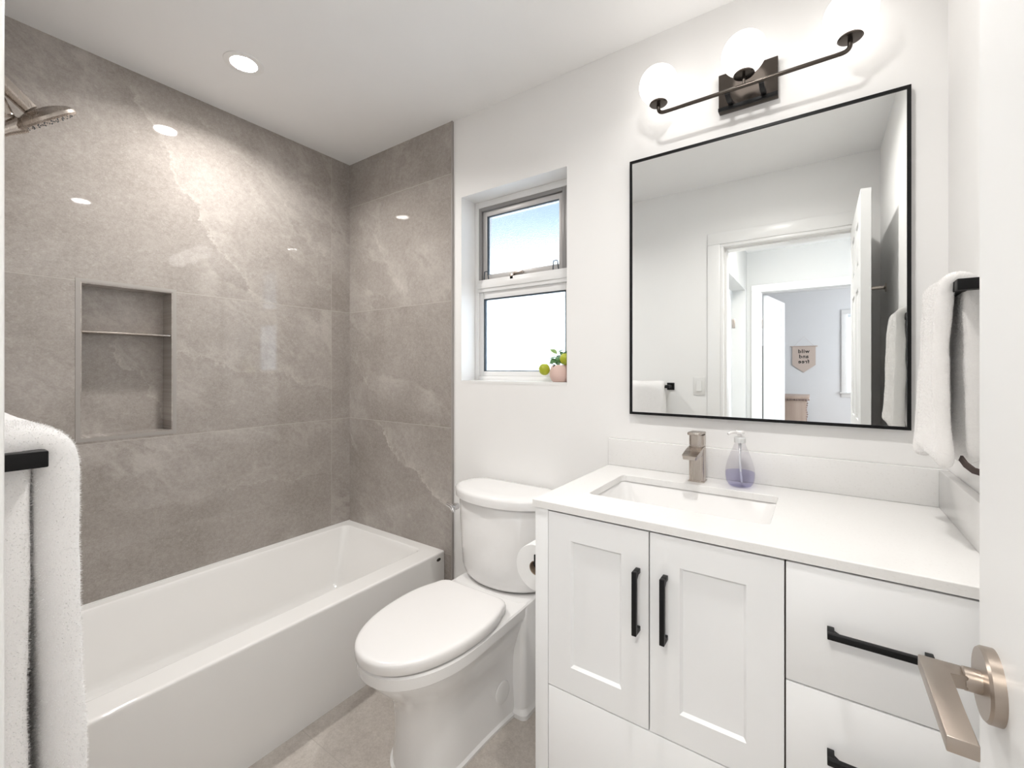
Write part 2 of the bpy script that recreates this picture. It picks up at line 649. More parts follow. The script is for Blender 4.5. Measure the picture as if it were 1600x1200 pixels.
# niche trim, a metal profile around and inside the opening
bm = bmesh.new()
w = 0.013
f = XL + 0.0012
for a in ((NY0 - w, NY0, NZ0 - w, NZ1 + w), (NY1, NY1 + w, NZ0 - w, NZ1 + w)):
    box(bm, XL, f, *a)
for a in ((NY0, NY1, NZ0 - w, NZ0), (NY0, NY1, NZ1, NZ1 + w)):
    box(bm, XL, f, *a)
struct('trim_2', bm, M['niche_trim'], smooth=False)
bm = bmesh.new()
box(bm, NX, XL, NY0, NY0 + 0.004, NZ0, NZ1)
box(bm, NX, XL, NY1 - 0.004, NY1, NZ0, NZ1)
box(bm, NX, XL, NY0 + 0.004, NY1 - 0.004, NZ1 - 0.004, NZ1)
box(bm, NX, XL, NY0 + 0.004, NY1 - 0.004, NZ0, NZ0 + 0.004)
struct('trim_3', bm, M['tile_niche'], smooth=False)

struct('wall_right', B(XR, XR + T, YF - T, D, 0, ZC), M['wall'], smooth=False)

# front wall with the doorway the camera stands in
DX0, DX1, DZ = -0.490, 0.192, 2.035
bm = wall_with_hole(bmesh.new(), 'y', YF - T, YF, TX - 0.02, XR, 0, ZC, [(DX0, DX1, 0, DZ)])
struct('wall_front', bm, M['wall'], smooth=False)
struct('wall_front_tiled', B(XL, TX - 0.02, YF - T, YF, 0, ZC), M['tile_end'], smooth=False)

# baseboards
struct('baseboard_back', B(TX + 0.006, -0.632, D - 0.012, D, 0, 0.09, bev=0.002), M['trim'])
struct('baseboard_front', B(TX, DX0 - 0.095, YF, YF + 0.012, 0, 0.09, bev=0.002), M['trim'])
struct('baseboard_right', B(XR - 0.012, XR, YF, 1.02, 0, 0.09, bev=0.002), M['trim'])


def casing(name, x0, x1, zt, y, side, w=0.075, t=0.022, left=True, right=True, inner=0.018, outr=None):
    """door casing on one face of a wall that faces side (+1 / -1 in y)"""
    bm = bmesh.new()
    ya, yb = (y, y + t) if side > 0 else (y - t, y)
    yc, yd = (y, y + t * 0.7) if side > 0 else (y - t * 0.7, y)
    xa = x0 - w if left else x0
    xb = x1 + w if right else x1
    if outr is not None:
        xb = outr
    if left:
        box(bm, x0 - inner, x0, yc, yd, 0, zt, bev=0.002)
        box(bm, x0 - w, x0 - inner, ya, yb, 0, zt + inner, bev=0.003)
    if right:
        box(bm, x1, x1 + inner, yc, yd, 0, zt, bev=0.002)
        box(bm, x1 + inner, xb, ya, yb, 0, zt + inner, bev=0.003)
    box(bm, x0 - inner, x1 + inner if right else x1, yc, yd, zt, zt + inner, bev=0.002)
    box(bm, xa, xb, ya, yb, zt + inner, zt + w, bev=0.003)
    return struct(name, bm, M['trim'])


casing('trim_4', DX0, DX1, DZ, YF, 1, w=0.092, right=False, t=0.022)
# jambs of the bathroom doorway
bm = bmesh.new()
box(bm, DX0, DX0 + 0.012, YF - T, YF - 0.036, 0, DZ)
box(bm, DX1 - 0.006, DX1, YF - T, YF - 0.036, 0, DZ)
box(bm, DX0 + 0.012, DX1 - 0.006, YF - T, YF - 0.036, DZ - 0.012, DZ)
struct('trim_5', bm, M['trim'], smooth=False)


# ---------------------------------------------------------------- window
def build_window():
    yf, yb = 1.658, 1.70
    # white frame with a mid rail
    bm = bmesh.new()
    box(bm, WX0, -1.353, yf, yb, WZ0, WZ1, bev=0.002)
    box(bm, -0.862, WX1, yf, yb, WZ0, WZ1, bev=0.002)
    box(bm, -1.353, -0.862, yf, yb, 2.040, WZ1, bev=0.002)
    box(bm, -1.353, -0.862, yf, yb, WZ0, 1.228, bev=0.002)
    box(bm, -1.353, -0.862, yf - 0.004, yb, 1.632, 1.690, bev=0.002)
    box(bm, -1.353, -0.862, yf - 0.010, yf - 0.004, 1.648, 1.676, bev=0.002)
    # glazing beads of the fixed pane
    box(bm, -1.353, -1.328, yf + 0.008, yb, 1.228, 1.632, bev=0.002)
    box(bm, -0.880, -0.862, yf + 0.008, yb, 1.228, 1.632, bev=0.002)
    box(bm, -1.328, -0.880, yf + 0.008, yb, 1.600, 1.632, bev=0.002)
    box(bm, -1.328, -0.880, yf + 0.008, yb, 1.228, 1.251, bev=0.002)
    win = struct('window_1', bm, M['trim'])
    # fixed pane and its gasket
    bm = bmesh.new()
    g0, g1, h0, h1 = -1.328, -0.880, 1.251, 1.600
    e = 0.006
    box(bm, g0, g0 + e, yf + 0.012, yf + 0.03, h0, h1)
    box(bm, g1 - e, g1, yf + 0.012, yf + 0.03, h0, h1)
    box(bm, g0, g1, yf + 0.012, yf + 0.03, h1 - e, h1)
    box(bm, g0, g1, yf + 0.012, yf + 0.03, h0, h0 + e * 0.6)
    obj('gasket', bm, M['rubber'], win, smooth=False)
    obj('lower_pane', B(g0, g1, yf + 0.022, yf + 0.027, h0, h1), M['frost'], win, smooth=False)
    # awning sash: outer grey frame, inner lighter sash
    bm = bmesh.new()
    a0, a1, c0, c1 = -1.353, -0.880, 1.690, 2.040
    w_ = 0.016
    box(bm, a0, a0 + w_, yf + 0.004, yb, c0, c1, bev=0.001)
    box(bm, a1 - w_, a1, yf + 0.004, yb, c0, c1, bev=0.001)
    box(bm, a0 + w_, a1 - w_, yf + 0.004, yb, c1 - w_, c1, bev=0.001)
    box(bm, a1, -0.862, yf + 0.004, yb, c0, c1, bev=0.001)
    obj('awning_frame', bm, M['alu'], win)
    bm = bmesh.new()
    a0 += w_ + 0.003
    a1 -= w_ + 0.003
    c1 -= w_ + 0.003
    w_ = 0.024
    box(bm, a0, a0 + w_, yf + 0.012, yb + 0.01, c0, c1, bev=0.0015)
    box(bm, a1 - w_ * 0.7, a1, yf + 0.012, yb + 0.01, c0, c1, bev=0.0015)
    box(bm, a0 + w_, a1 - w_ * 0.7, yf + 0.012, yb + 0.01, c1 - w_, c1, bev=0.0015)
    box(bm, a0 + w_, a1 - w_ * 0.7, yf + 0.012, yb + 0.01, c0, c0 + 0.026, bev=0.0015)
    obj('awning_sash', bm, M['alu2'], win)
    obj('upper_pane', B(a0 + w_, a1 - w_ * 0.7, yf + 0.022, yf + 0.027, c0 + 0.026, c1 - w_), M['frost2'], win, smooth=False)
    bm = bmesh.new()
    box(bm, a0 + w_, a0 + w_ + 0.004, yf + 0.016, yf + 0.03, c0 + 0.026, c1 - w_)
    box(bm, a0 + w_, a1 - w_ * 0.7, yf + 0.016, yf + 0.03, c1 - w_ - 0.003, c1 - w_)
    obj('pane_seal', bm, M['rubber'], win, smooth=False)
    # two dark wire catches and the centre latch
    for xc in (-1.303, -0.925):
        p = [(xc - 0.013, yf - 0.001, 1.690), (xc - 0.009, yf - 0.003, 1.728), (xc + 0.009, yf - 0.003, 1.728), (xc + 0.014, yf - 0.001, 1.690)]
        bm = bmesh.new()
        tube(bm, [p[0], p[1], Vector(p[1]).lerp(Vector(p[2]), .5), p[2], p[3]], 0.0025, 8)
        obj('wire_catch', bm, M['rubber'], win)
    bm = bmesh.new()
    box(bm, -1.165, -1.145, yf - 0.004, yf + 0.012, 1.668, 1.700, bev=0.002)
    box(bm, -1.148, -1.095, yf + 0.0, yf + 0.012, 1.698, 1.709, bev=0.003)
    obj('latch', bm, M['nickelx'], win)
    return win


M['alu2'] = simple('light_grey_aluminium', (0.56, 0.54, 0.53), 0.4, metal=0.25)
build_window()
# sill board in the reveal
struct('trim_6', B(WX0, WX1, D - 0.001, 1.70, WZ0 - 0.012, WZ0 + 0.0005), M['trim'], smooth=False)

# outside: eave board added to tint the window's upper pane, and pale ground
tag(obj('added_eave', B(-3.2, 1.0, 1.78, 3.15, 2.12, 2.20, bev=0.01), M['pane_tint']),
    'unseen blue grey eave board added outside to tint the frosted bathroom window', 'roof eave')
struct('ground_outside', B(-6, 4, D + 0.3, 9, -0.3, -0.2), M['ground'], smooth=False)

# ---------------------------------------------------------------- hall and bedroom behind the camera
HY = -1.92        # face of the hall's far wall
HX = -0.59        # hall side wall
BY = -4.92        # bedroom back wall
struct('floor_hall', B(-2.6, 2.2, BY - 0.1, YF - T, -0.1, 0), M['carpet'], smooth=False)
struct('ceiling_hall', B(-2.6, 2.2, BY - 0.1, YF - T, ZC, ZC + 0.1), M['ceil'], smooth=False)
bm = wall_with_hole(bmesh.new(), 'x', HX - T, HX, HY, YF - T, 0, ZC, [(-1.80, -0.62, 0, 2.045)])
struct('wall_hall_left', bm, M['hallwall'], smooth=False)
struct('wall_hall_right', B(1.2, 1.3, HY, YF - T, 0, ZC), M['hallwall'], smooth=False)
FX0, FX1, FZ = -0.476, 0.29, 2.03
bm = wall_with_hole(bmesh.new(), 'y', HY - T, HY, -2.6, 2.2, 0, ZC, [(FX0, FX1, 0, FZ)])
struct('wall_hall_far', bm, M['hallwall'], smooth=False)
casing('trim_7', FX0, FX1, FZ, HY, 1, w=0.072, t=0.016, inner=0.012)
bm = bmesh.new()
box(bm, FX0, FX0 + 0.012, HY - T, HY, 0, FZ)
box(bm, FX1 - 0.012, FX1, HY - T, HY, 0, FZ)
struct('trim_8', bm, M['trim'], smooth=False)
BWX0, BWX1, BWZ0, BWZ1 = 0.345, 1.25, 0.93, 2.06
bm = wall_with_hole(bmesh.new(), 'y', BY - T, BY, -2.6, 2.2, 0, ZC, [(BWX0, BWX1, BWZ0, BWZ1)])
struct('wall_bedroom_back', bm, M['bedwall'], smooth=False)
struct('wall_bedroom_left', B(-2.6, -2.5, BY, HY - T, 0, ZC), M['bedwall'], smooth=False)
struct('wall_bedroom_right', B(2.2, 2.3, BY, HY - T, 0, ZC), M['bedwall'], smooth=False)


def panel_door(name, w, h, t, handle_cb=None):
    """six panel door leaf in local axes: x 0..w, y 0..t, z 0..h; returns bm"""
    bm = bmesh.new()
    st = 0.134 * w / 0.68
    mid = 0.095 * w / 0.68
    pw = (w - 2 * st - mid) / 2
    rows = [(0.22, 0.86), (1.02, 1.62), (1.72, 1.92)]
    rec = 0.006
    box(bm, 0, w, rec, t - rec, 0, h)
    cols = [(0, st), (st + pw, st + pw + mid), (w - st, w)]
    for ya, yb in ((0, rec), (t - rec, t)):
        for a, b_ in cols:
            box(bm, a, b_, ya, yb, 0, h)
        zs = [0] + [z for r in rows for z in r] + [h]
        for k in range(0, len(zs), 2):
            for a, b_ in ((st, st + pw), (st + pw + mid, w - st)):
                box(bm, a, b_, ya, yb, zs[k], zs[k + 1])
        for z0, z1 in rows:
            for a, b_ in ((st, st + pw), (st + pw + mid, w - st)):
                g_ = 0.022
                if ya == 0:
                    box(bm, a + g_, b_ - g_, 0.0015, rec + 0.001, z0 + g_, z1 - g_, bev=0.004)
                else:
                    box(bm, a + g_, b_ - g_, t - rec - 0.001, t - 0.0015, z0 + g_, z1 - g_, bev=0.004)
    return bm


def place(bm, mat):
    bmesh.ops.transform(bm, matrix=mat, verts=bm.verts)
    return bm


# bathroom door, open at a right angle along the right wall
DOX, DOY, DW = 0.149, 0.027, 0.678
mt = Matrix.Translation((DOX + 0.035, DOY, 0.008)) @ Matrix.Rotation(PI / 2, 4, 'Z')
d1 = struct('door_1', place(panel_door('d', DW, 2.02, 0.035), mt), M['door'], angle=30)
for sx, nm in ((-1, 'door_side'), (1, 'wall_side')):
    yc, zc = 0.648, 0.937
    xf = DOX if sx < 0 else DOX + 0.035
    bm = bmesh.new()
    lathe(bm, [(0.0355, 0), (0.0355, sx * 0.009), (0.0335, sx * 0.0115), (0.0, sx * 0.0115)], (xf, yc, zc), 'x', 48, (True, False))
    rz = obj('rose', bm, M['satin'], d1)
    if sx > 0:
        continue
    bm = bmesh.new()
    lathe(bm, [(0.0115, -0.010), (0.0115, -0.024), (0.010, -0.025)], (xf, yc, zc), 'x', 32)
    # flat L: short arm out from the rose, long blade back towards the hinge
    x_o = xf - 0.058
    L2 = [(xf - 0.022, yc + 0.011), (x_o, yc + 0.011), (x_o, yc - 0.122), (x_o + 0.021, yc - 0.122), (x_o + 0.021, yc - 0.011), (xf - 0.022, yc - 0.011)]
    t = bmesh.new()
    lo = [t.verts.new((x, y, zc - 0.007)) for x, y in L2]
    hi = [t.verts.new((x, y, zc + 0.007)) for x, y in L2]
    t.faces.new(lo[::-1]); t.faces.new(hi)
    for i in range(6):
        t.faces.new((lo[i], lo[(i + 1) % 6], hi[(i + 1) % 6], hi[i]))
    bmesh.ops.bevel(t, geom=t.edges[:], offset=0.0012, segments=2, affect='EDGES', profile=0.5)
    add(bm, t)
    obj('lever', bm, M['satin'], d1)
for zc in (0.25, 1.1, 1.8):
    bm = bmesh.new()
    lathe(bm, [(0.006, -0.045), (0.006, 0.045)], (DOX + 0.0385, DOY + 0.002, zc), 'z', 16)
    obj('hinge', bm, M['nickel'], d1)

# bedroom door, opened into the bedroom
ang = math.radians(-81)
mt = Matrix.Translation((FX0 + 0.022, HY - T - 0.005, 0.008)) @ Matrix.Rotation(ang, 4, 'Z')
d2 = struct('door_2', place(panel_door('d', 0.72, 2.0, 0.035), mt), M['door'], angle=30)
for zc in (0.25, 1.72):
    obj('hinge', B(FX0 + 0.0125, FX0 + 0.0155, HY - T - 0.006, HY - T + 0.032, zc - 0.045, zc + 0.045, bev=0.001), M['nickel'], d2)
obj('dark_gap_strip', B(FX0 + 0.0125, FX0 + 0.018, HY - T - 0.010, HY - T - 0.0055, 0.01, 1.50), M['ink'], d2, smooth=False)  # black strip painting the shade of the hinge gap, no actual seal
# closed side door of the hall at the back of its recess
bm = B(HX - T - 0.035, HX - T - 0.002, -1.80, -0.62, 0.0, 2.045)
d3 = struct('door_3', bm, M['door'], smooth=False)
obj('hinge', B(HX - T + 0.0, HX - T + 0.030, -1.7995, -1.794, 1.675, 1.765, bev=0.001), M['nickel'], d3)

# bedroom window: casing, blind slats, sill
bm = bmesh.new()
cw = 0.065
box(bm, BWX0 - cw, BWX0, BY, BY + 0.02, BWZ0, BWZ1, bev=0.002)
box(bm, BWX1, BWX1 + cw, BY, BY + 0.02, BWZ0, BWZ1, bev=0.002)
box(bm, BWX0 - cw, BWX1 + cw, BY, BY + 0.02, BWZ1, BWZ1 + cw, bev=0.002)
box(bm, BWX0 - cw - 0.02, BWX1 + cw + 0.02, BY, BY + 0.045, BWZ0 - 0.02, BWZ0, bev=0.002)
box(bm, BWX0 - cw, BWX1 + cw, BY, BY + 0.014, BWZ0 - 0.075, BWZ0 - 0.02, bev=0.002)
win2 = struct('window_2', bm, M['trim'])
bm = bmesh.new()
z = BWZ0 + 0.01
while z < BWZ1 - 0.06:
    t = bmesh.new()
    box(t, BWX0 + 0.03, BWX1 - 0.004, -0.011, 0.011, -0.0008, 0.0008)
    add(bm, t, Matrix.Translation((0, BY - 0.03, z)) @ Matrix.Rotation(math.radians(32), 4, 'X'))
    z += 0.022
box(bm, BWX0 + 0.01, BWX1 - 0.004, BY - 0.045, BY - 0.015, BWZ1 - 0.05, BWZ1 - 0.005, bev=0.002)
obj('blind', bm, M['blind'], win2)
obj('pane', B(BWX0, BWX1, BY - 0.09, BY - 0.085, BWZ0, BWZ1), M['frost'], win2, smooth=False)

# pennant on the bedroom wall
pen = thing('wall_pennant', (-0.176, BY + 0.01, 1.21), 'beige pointed canvas pennant with black lettering hanging on the bedroom wall', 'pennant')
px, pz0, pz1 = -0.176, 1.213, 1.607
hw = 0.148
bm = bmesh.new()
out = [(px - hw, pz1), (px + hw, pz1), (px + hw, pz0 + 0.115), (px, pz0), (px - hw, pz0 + 0.115)]
fr = [bm.verts.new((x, BY + 0.014, z)) for x, z in out]
bk = [bm.verts.new((x, BY + 0.010, z)) for x, z in out]
bm.faces.new(fr); bm.faces.new(bk[::-1])
for i in range(5):
    bm.faces.new((fr[i], fr[(i + 1) % 5], bk[(i + 1) % 5], bk[i]))
obj('cloth', bm, M['canvas'], pen, smooth=False)
bm = bmesh.new()
tube(bm, [(px - hw - 0.024, BY + 0.014, pz1 + 0.002), (px + hw + 0.024, BY + 0.014, pz1 + 0.002)], 0.006, 12)
obj('dowel', bm, M['wood'], pen)
bm = bmesh.new()
tube(bm, [(px - hw + 0.02, BY + 0.012, pz1 + 0.005), (px, BY + 0.008, pz1 + 0.15), (px + hw - 0.02, BY + 0.012, pz1 + 0.005)], 0.0012, 6)
obj('cord', bm, M['canvas'], pen)


def text_part(name, body, size, loc, rot, mat, parent, ext=0.0006, off=0.0, xs=1.0):
    cu = bpy.data.curves.new(name, 'FONT')
    cu.body = body
    cu.size = size
    cu.align_x = 'CENTER'
    cu.align_y = 'CENTER'
    cu.space_line = 1.0
    cu.space_character = 1.12
    cu.extrude = ext
    cu.offset = off
    tmp = bpy.data.objects.new('tmp', cu)
    COL.objects.link(tmp)
    bpy.context.view_layer.update()
    me = bpy.data.meshes.new_from_object(tmp.evaluated_get(bpy.context.evaluated_depsgraph_get()))
    bpy.data.objects.remove(tmp, do_unlink=True)
    me.transform(Matrix.Translation(Vector(loc)) @ rot @ Matrix.Diagonal((xs, 1, 1, 1)))
    b_ = bmesh.new()
    b_.from_mesh(me)
    bpy.data.meshes.remove(me)
    return obj(name, b_, mat, parent, smooth=False)


text_part('lettering', 'wild\nand\nfree', 0.078, (px, BY + 0.0145, 1.455),
          Matrix.Rotation(PI, 4, 'Z') @ Matrix.Rotation(PI / 2, 4, 'X'), M['ink'], pen, off=0.0018)

# oak side cabinet in the bedroom
cab = thing('side_cabinet', (-0.26, -4.2, 0), 'pale wood cabinet with carved edging standing in the bedroom', 'cabinet')
cy0, cy1 = -4.55, -3.92
obj('body', B(-0.40, -0.13, cy0, cy1 - 0.02, 0.0, 0.845, bev=0.004), M['wood'], cab)
obj('top', B(-0.43, -0.095, cy0 - 0.01, cy1, 0.865, 0.90, bev=0.004), M['wood'], cab)
bm = bmesh.new()
for i in range(14):
    x = -0.425 + i * 0.025
    lathe(bm, [(0.002, 0.012), (0.011, 0.008), (0.011, -0.006), (0.002, -0.012)], (x, cy1 - 0.01, 0.855), 'z', 10)
for i in range(16):
    zz = 0.84 - i * 0.03
    lathe(bm, [(0.002, 0.012), (0.009, 0.006), (0.009, -0.006), (0.002, -0.012)], (-0.121 + 0.006 * math.sin(i * 1.3), cy1 - 0.03, zz), 'z', 10)
obj('carved_edging', bm, simple('brown_carving', (0.36, 0.27, 0.24), 0.7), cab)

# unseen hall lamp, added as frontal fill through the doorway behind the camera
hl = thing('hall_fill_lamp', (-0.15, -0.62, ZC), 'unseen round fill lamp added on the hall ceiling outside the bathroom door', 'fill lamp')
bm = bmesh.new()
lathe(bm, [(0.25, 0.0), (0.255, -0.012), (0.25, -0.022)], (-0.15, -0.62, ZC), 'z', 48)
obj('housing', bm, M['trim'], hl)
bm = bmesh.new()
lathe(bm, [(0.24, -0.0225), (0.22, -0.045), (0.14, -0.06), (0.0, -0.066)], (-0.15, -0.62, ZC), 'z', 48, (True, False))
obj('diffuser', bm, M['hall_fill'], hl)

# ================================================================== CEILING SPOTS
for x, y, lab in ((-1.816, 0.799, 'white recessed round ceiling light above the bathtub'),
                  (-0.22, 0.80, 'white recessed round ceiling light in front of the vanity')):
    t_ = thing('recessed_ceiling_light', (x, y, ZC), lab, 'ceiling light', 'recessed ceiling lights')
    bm = bmesh.new()
    lathe(bm, [(0.044, -0.0005), (0.046, -0.004), (0.060, -0.0045), (0.067, -0.003), (0.068, 0.0)], (x, y, ZC), 'z', 56, (False, False))
    obj('trim_ring', bm, M['trim'], t_)
    bm = bmesh.new()
    lathe(bm, [(0.0455, -0.0022), (0.0, -0.0030)], (x, y, ZC), 'z', 56, (False, False))
    ld = bpy.data.lights.new('downlight', 'AREA')
    ld.shape = 'DISK'
    ld.size = 0.088
    ld.spread = math.radians(150)
    ld.energy = P_SPOT if x < -1 else P_SPOT2
    ld.color = (1.0, 0.975, 0.945)
    lo_ = bpy.data.objects.new('downlight', ld)
    lo_.location = (0, 0, -0.0062)
    lo_.parent = t_
    COL.objects.link(lo_)
    obj('lens', bm, M['spot'], t_)

# ================================================================== BATHTUB
TY0, TY1 = YF + 0.001, D - 0.0105
tub = thing('bathtub', ((XL + TUBX) / 2, 0.8, 0), 'white rectangular alcove bathtub with straight apron along the tiled wall', 'bathtub')
bx0, bx1, by0, by1 = XL + 0.001, TUBX, TY0, TY1
ix0, ix1, iy0, iy1 = -2.176, -1.572, 0.13, 1.497
fx0, fx1, fy0, fy1 = -2.125, -1.64, 0.24, 1.405
rings = [rrect(ix0, ix1, iy0, iy1, 0.035, RIM),
         rrect(ix0 + 0.005, ix1 - 0.005, iy0 + 0.005, iy1 - 0.005, 0.035, RIM - 0.004),
         rrect(ix0 + 0.010, ix1 - 0.012, iy0 + 0.012, iy1 - 0.012, 0.037, RIM - 0.02),
         rrect(fx0 - 0.008, fx1 + 0.012, fy0 - 0.018, fy1 + 0.012, 0.045, 0.135),
         rrect(fx0 - 0.003, fx1 + 0.005, fy0 - 0.008, fy1 + 0.006, 0.045, 0.116),
         rrect(fx0 + 0.006, fx1 - 0.006, fy0 + 0.006, fy1 - 0.006, 0.045, 0.100),
         rrect(fx0 + 0.022, fx1 - 0.022, fy0 + 0.022, fy1 - 0.022, 0.045, 0.090),
         rrect(fx0 + 0.045, fx1 - 0.045, fy0 + 0.045, fy1 - 0.045, 0.045, 0.086),
         rrect(fx0 + 0.09, fx1 - 0.09, fy0 + 0.09, fy1 - 0.09, 0.05, 0.083)]
k_ = 0.005
outer = rrect(ix0 - k_, ix1 + k_, iy0 - k_, iy1 + k_, 0.035 + k_, RIM)
rings = [outer, rrect(ix0, ix1, iy0, iy1, 0.035, RIM), rrect(ix0 + 0.0022, ix1 - 0.0022, iy0 + 0.0022, iy1 - 0.0022, 0.035, RIM - 0.0008),
         rrect(ix0 + 0.0042, ix1 - 0.0042, iy0 + 0.0042, iy1 - 0.0042, 0.035, RIM - 0.003),
         rrect(ix0 + 0.0055, ix1 - 0.006, iy0 + 0.006, iy1 - 0.006, 0.036, RIM - 0.0065)] + rings[2:]
bm = bmesh.new()
loft(bm, rings, (False, True))
ho, oc = ring_cut(bm, bx0, bx1 - 0.012, by0, by1, outer, RIM)
# rolled front edge and apron
prof = [(bx1 - 0.012, RIM), (bx1 - 0.0075, RIM), (bx1 - 0.004, RIM - 0.001), (bx1 - 0.001, RIM - 0.004), (bx1, RIM - 0.009), (bx1, RIM - 0.015),
        (bx1 - 0.001, 0.2), (bx1 - 0.003, 0.0)]
loft(bm, [[(x, by0, z), (x, by1, z)] for x, z in prof], (False, False), closed=False)
# small ledge lip against the tile, far end and underside
box(bm, bx0, bx0 + 0.006, by0, by1, RIM, RIM + 0.004, bev=0.001)
loft(bm, [[(bx0, by1, RIM), (bx1 - 0.012, by1, RIM)], [(bx0, by1, 0), (bx1 - 0.012, by1, 0)]], (False, False), closed=False)
bmesh.ops.remove_doubles(bm, verts=bm.verts, dist=0.0002)
obj('shell', bm, M['acrylic'], tub, angle=38)
bm = bmesh.new()
t = bmesh.new()
lathe(t, [(0.0, 0.0), (0.012, 0.0), (0.012, 0.0015), (0.0, 0.0020)], (0, 0, 0), 'x', 32, (False, False))
add(bm, t, Matrix.Translation((bx1 - 0.0006, 1.512, 0.357)) @ Matrix.Diagonal((1, 1.1, 0.62, 1)))
b_ = obj('badge', bm, M['badge'], tub)
b_['label'] = 'small dark oval badge'
bm = bmesh.new()
lathe(bm, [(0.0, 0.004), (0.022, 0.004), (0.026, 0.0), (0.026, -0.002)], (-1.88, 0.36, 0.084), 'z', 32, (False, False))
obj('drain', bm, M['chrome'], tub)

# ================================================================== NICHE SHELF
tag(obj('niche_shelf', B(NX + 0.002, XL - 0.004, NY0 + 0.0045, NY1 - 0.0045, 1.398, 1.404, bev=0.001), M['nickelx']),
    'thin metal shelf across the recessed niche in the tiled wall', 'shelf')

# ================================================================== SHOWER HEAD
sh = thing('shower_head', (-1.85, YF, 2.09), 'brushed nickel hand shower in its bracket on the tiled wall at far left', 'shower head')
bm = bmesh.new()
tube(bm, [(-1.85, YF + 0.001, 2.10), (-1.85, 0.09, 2.105), (-1.85, 0.14, 2.085), (-1.85, 0.175, 2.06)], 0.011, 16)
lathe(bm, [(0.03, 0.0), (0.03, 0.006), (0.012, 0.012)], (-1.85, YF + 0.001, 2.10), 'y', 32)
obj('arm', bm, M['nickel'], sh)
bm = bmesh.new()
tube(bm, [(-1.85, 0.160, 2.078), (-1.85, 0.185, 2.058), (-1.85, 0.245, 2.003)], [0.017, 0.021, 0.019], 20)
tube(bm, [(-1.85, 0.176, 2.02), (-1.85, 0.20, 1.965)], 0.016, 16)
obj('bracket', bm, M['nickel'], sh)
nrm = Vector((-0.12, 0.62, -0.72)).normalized()
q = Vector((0, 0, 1)).rotation_difference(nrm).to_matrix().to_4x4()
c_ = Vector((-1.85, 0.272, 1.992))
bm = bmesh.new()
t = bmesh.new()
lathe(t, [(0.0, -0.024), (0.035, -0.022), (0.066, -0.012), (0.079, 0.0), (0.080, 0.008), (0.074, 0.013), (0.0, 0.013)], (0, 0, 0), 'z', 56, (False, False))
add(bm, t, Matrix.Translation(c_) @ q)
hd = obj('head', bm, M['nickel'], sh)
bm = bmesh.new()
for r_, k in ((0.02, 8), (0.04, 14), (0.062, 24)):
    for i in range(k):
        a = 2 * PI * i / k
        t = bmesh.new()
        lathe(t, [(0.0018, 0.012), (0.0012, 0.0150)], (r_ * math.cos(a), r_ * math.sin(a), 0), 'z', 8)
        add(bm, t, Matrix.Translation(c_) @ q)
obj('nozzles', bm, M['rubber'], hd)
bm = bmesh.new()
dv = Vector((0, -0.75, -0.66))
tube(bm, [c_ + dv * 0.06, c_ + dv * 0.10, c_ + dv * 0.15, c_ + dv * 0.18 + Vector((0, 0.004, -0.01)), c_ + dv * 0.2 + Vector((0, 0.012, -0.03)), (-1.85, 0.13, 1.80)],
     [0.022, 0.016, 0.015, 0.015, 0.014, 0.012], 18)
obj('handle', bm, M['nickel'], sh)
bm = bmesh.new()
tube(bm, [(-1.85, 0.13, 1.80), (-1.85, 0.125, 1.5), (-1.84, 0.10, 1.15), (-1.83, 0.07, 0.95), (-1.80, 0.05, 1.0), (-1.78, 0.04, 1.1)], 0.007, 12)
obj('hose', bm, M['chrome'], sh)


# ================================================================== TOILET
def egg(cx_, yf, ym, yb, w, wb, z, n1=26, n2=10, ex=2.15, rc=0.03):
    """closed outline: rounded front at yf, widest w at ym, back edge yb of half width wb"""
    R = []
    for i in range(n1 + 1):
        a = (PI / 2) * i / n1
        yy = ym - (ym - yf) * (max(0.0, math.cos(a)) ** (2 / ex))
        xx = w * (max(0.0, math.sin(a)) ** (2 / ex))
        R.append((xx, yy))
    for i in range(1, n2 + 1):
        s = i / n2
        yy = ym + (yb - rc - ym) * s
        k = s ** 2.2
        R.append((w + (wb - w) * k, yy))
    for i in range(1, 5):
        a = (PI / 2) * i / 5
        R.append((wb - rc + rc * math.cos(a), yb - rc + rc * math.sin(a)))
    R.append((wb - rc, yb))
    pts = [(cx_ + x, y, z) for x, y in R]
    pts += [(cx_ - x, y, z) for x, y in reversed(R[1:])]
    return pts


TC = -1.045
toi = thing('toilet', (TC, 1.25, 0), 'white two-piece toilet with closed lid between bathtub and vanity', 'toilet')
# body: skirted pedestal, bowl and rear deck
bm = bmesh.new()
def bod(z, yf, w, wb, d=0.0, ym=1.06):
    return egg(TC, yf + d, ym, 1.535, w - d, wb - d, z, rc=0.02)
R_ = [bod(0.0, 0.905, 0.128, 0.178), bod(0.012, 0.903, 0.130, 0.180), bod(0.020, 0.911, 0.123, 0.172),
      bod(0.12, 0.918, 0.116, 0.170), bod(0.20, 0.912, 0.117, 0.169), bod(0.245, 0.895, 0.124, 0.169),
      bod(0.275, 0.872, 0.137, 0.169), bod(0.305, 0.842, 0.150, 0.166), bod(0.335, 0.816, 0.163, 0.167),
      bod(0.355, 0.803, 0.168, 0.167), bod(0.362, 0.800, 0.1695, 0.167), bod(0.364, 0.800, 0.1695, 0.167), bod(0.3645, 0.790, 0.177, 0.170), bod(0.3665, 0.7875, 0.179, 0.171),
      bod(0.375, 0.786, 0.180, 0.171), bod(0.400, 0.784, 0.181, 0.171), bod(0.405, 0.789, 0.176, 0.167), bod(0.407, 0.80, 0.165, 0.160)]
loft(bm, R_, (True, True))
r0 = lambda z, d=0.0: rrect(TC - 0.180 + d, TC + 0.180 - d, 1.318 + d, 1.536, 0.022, z)
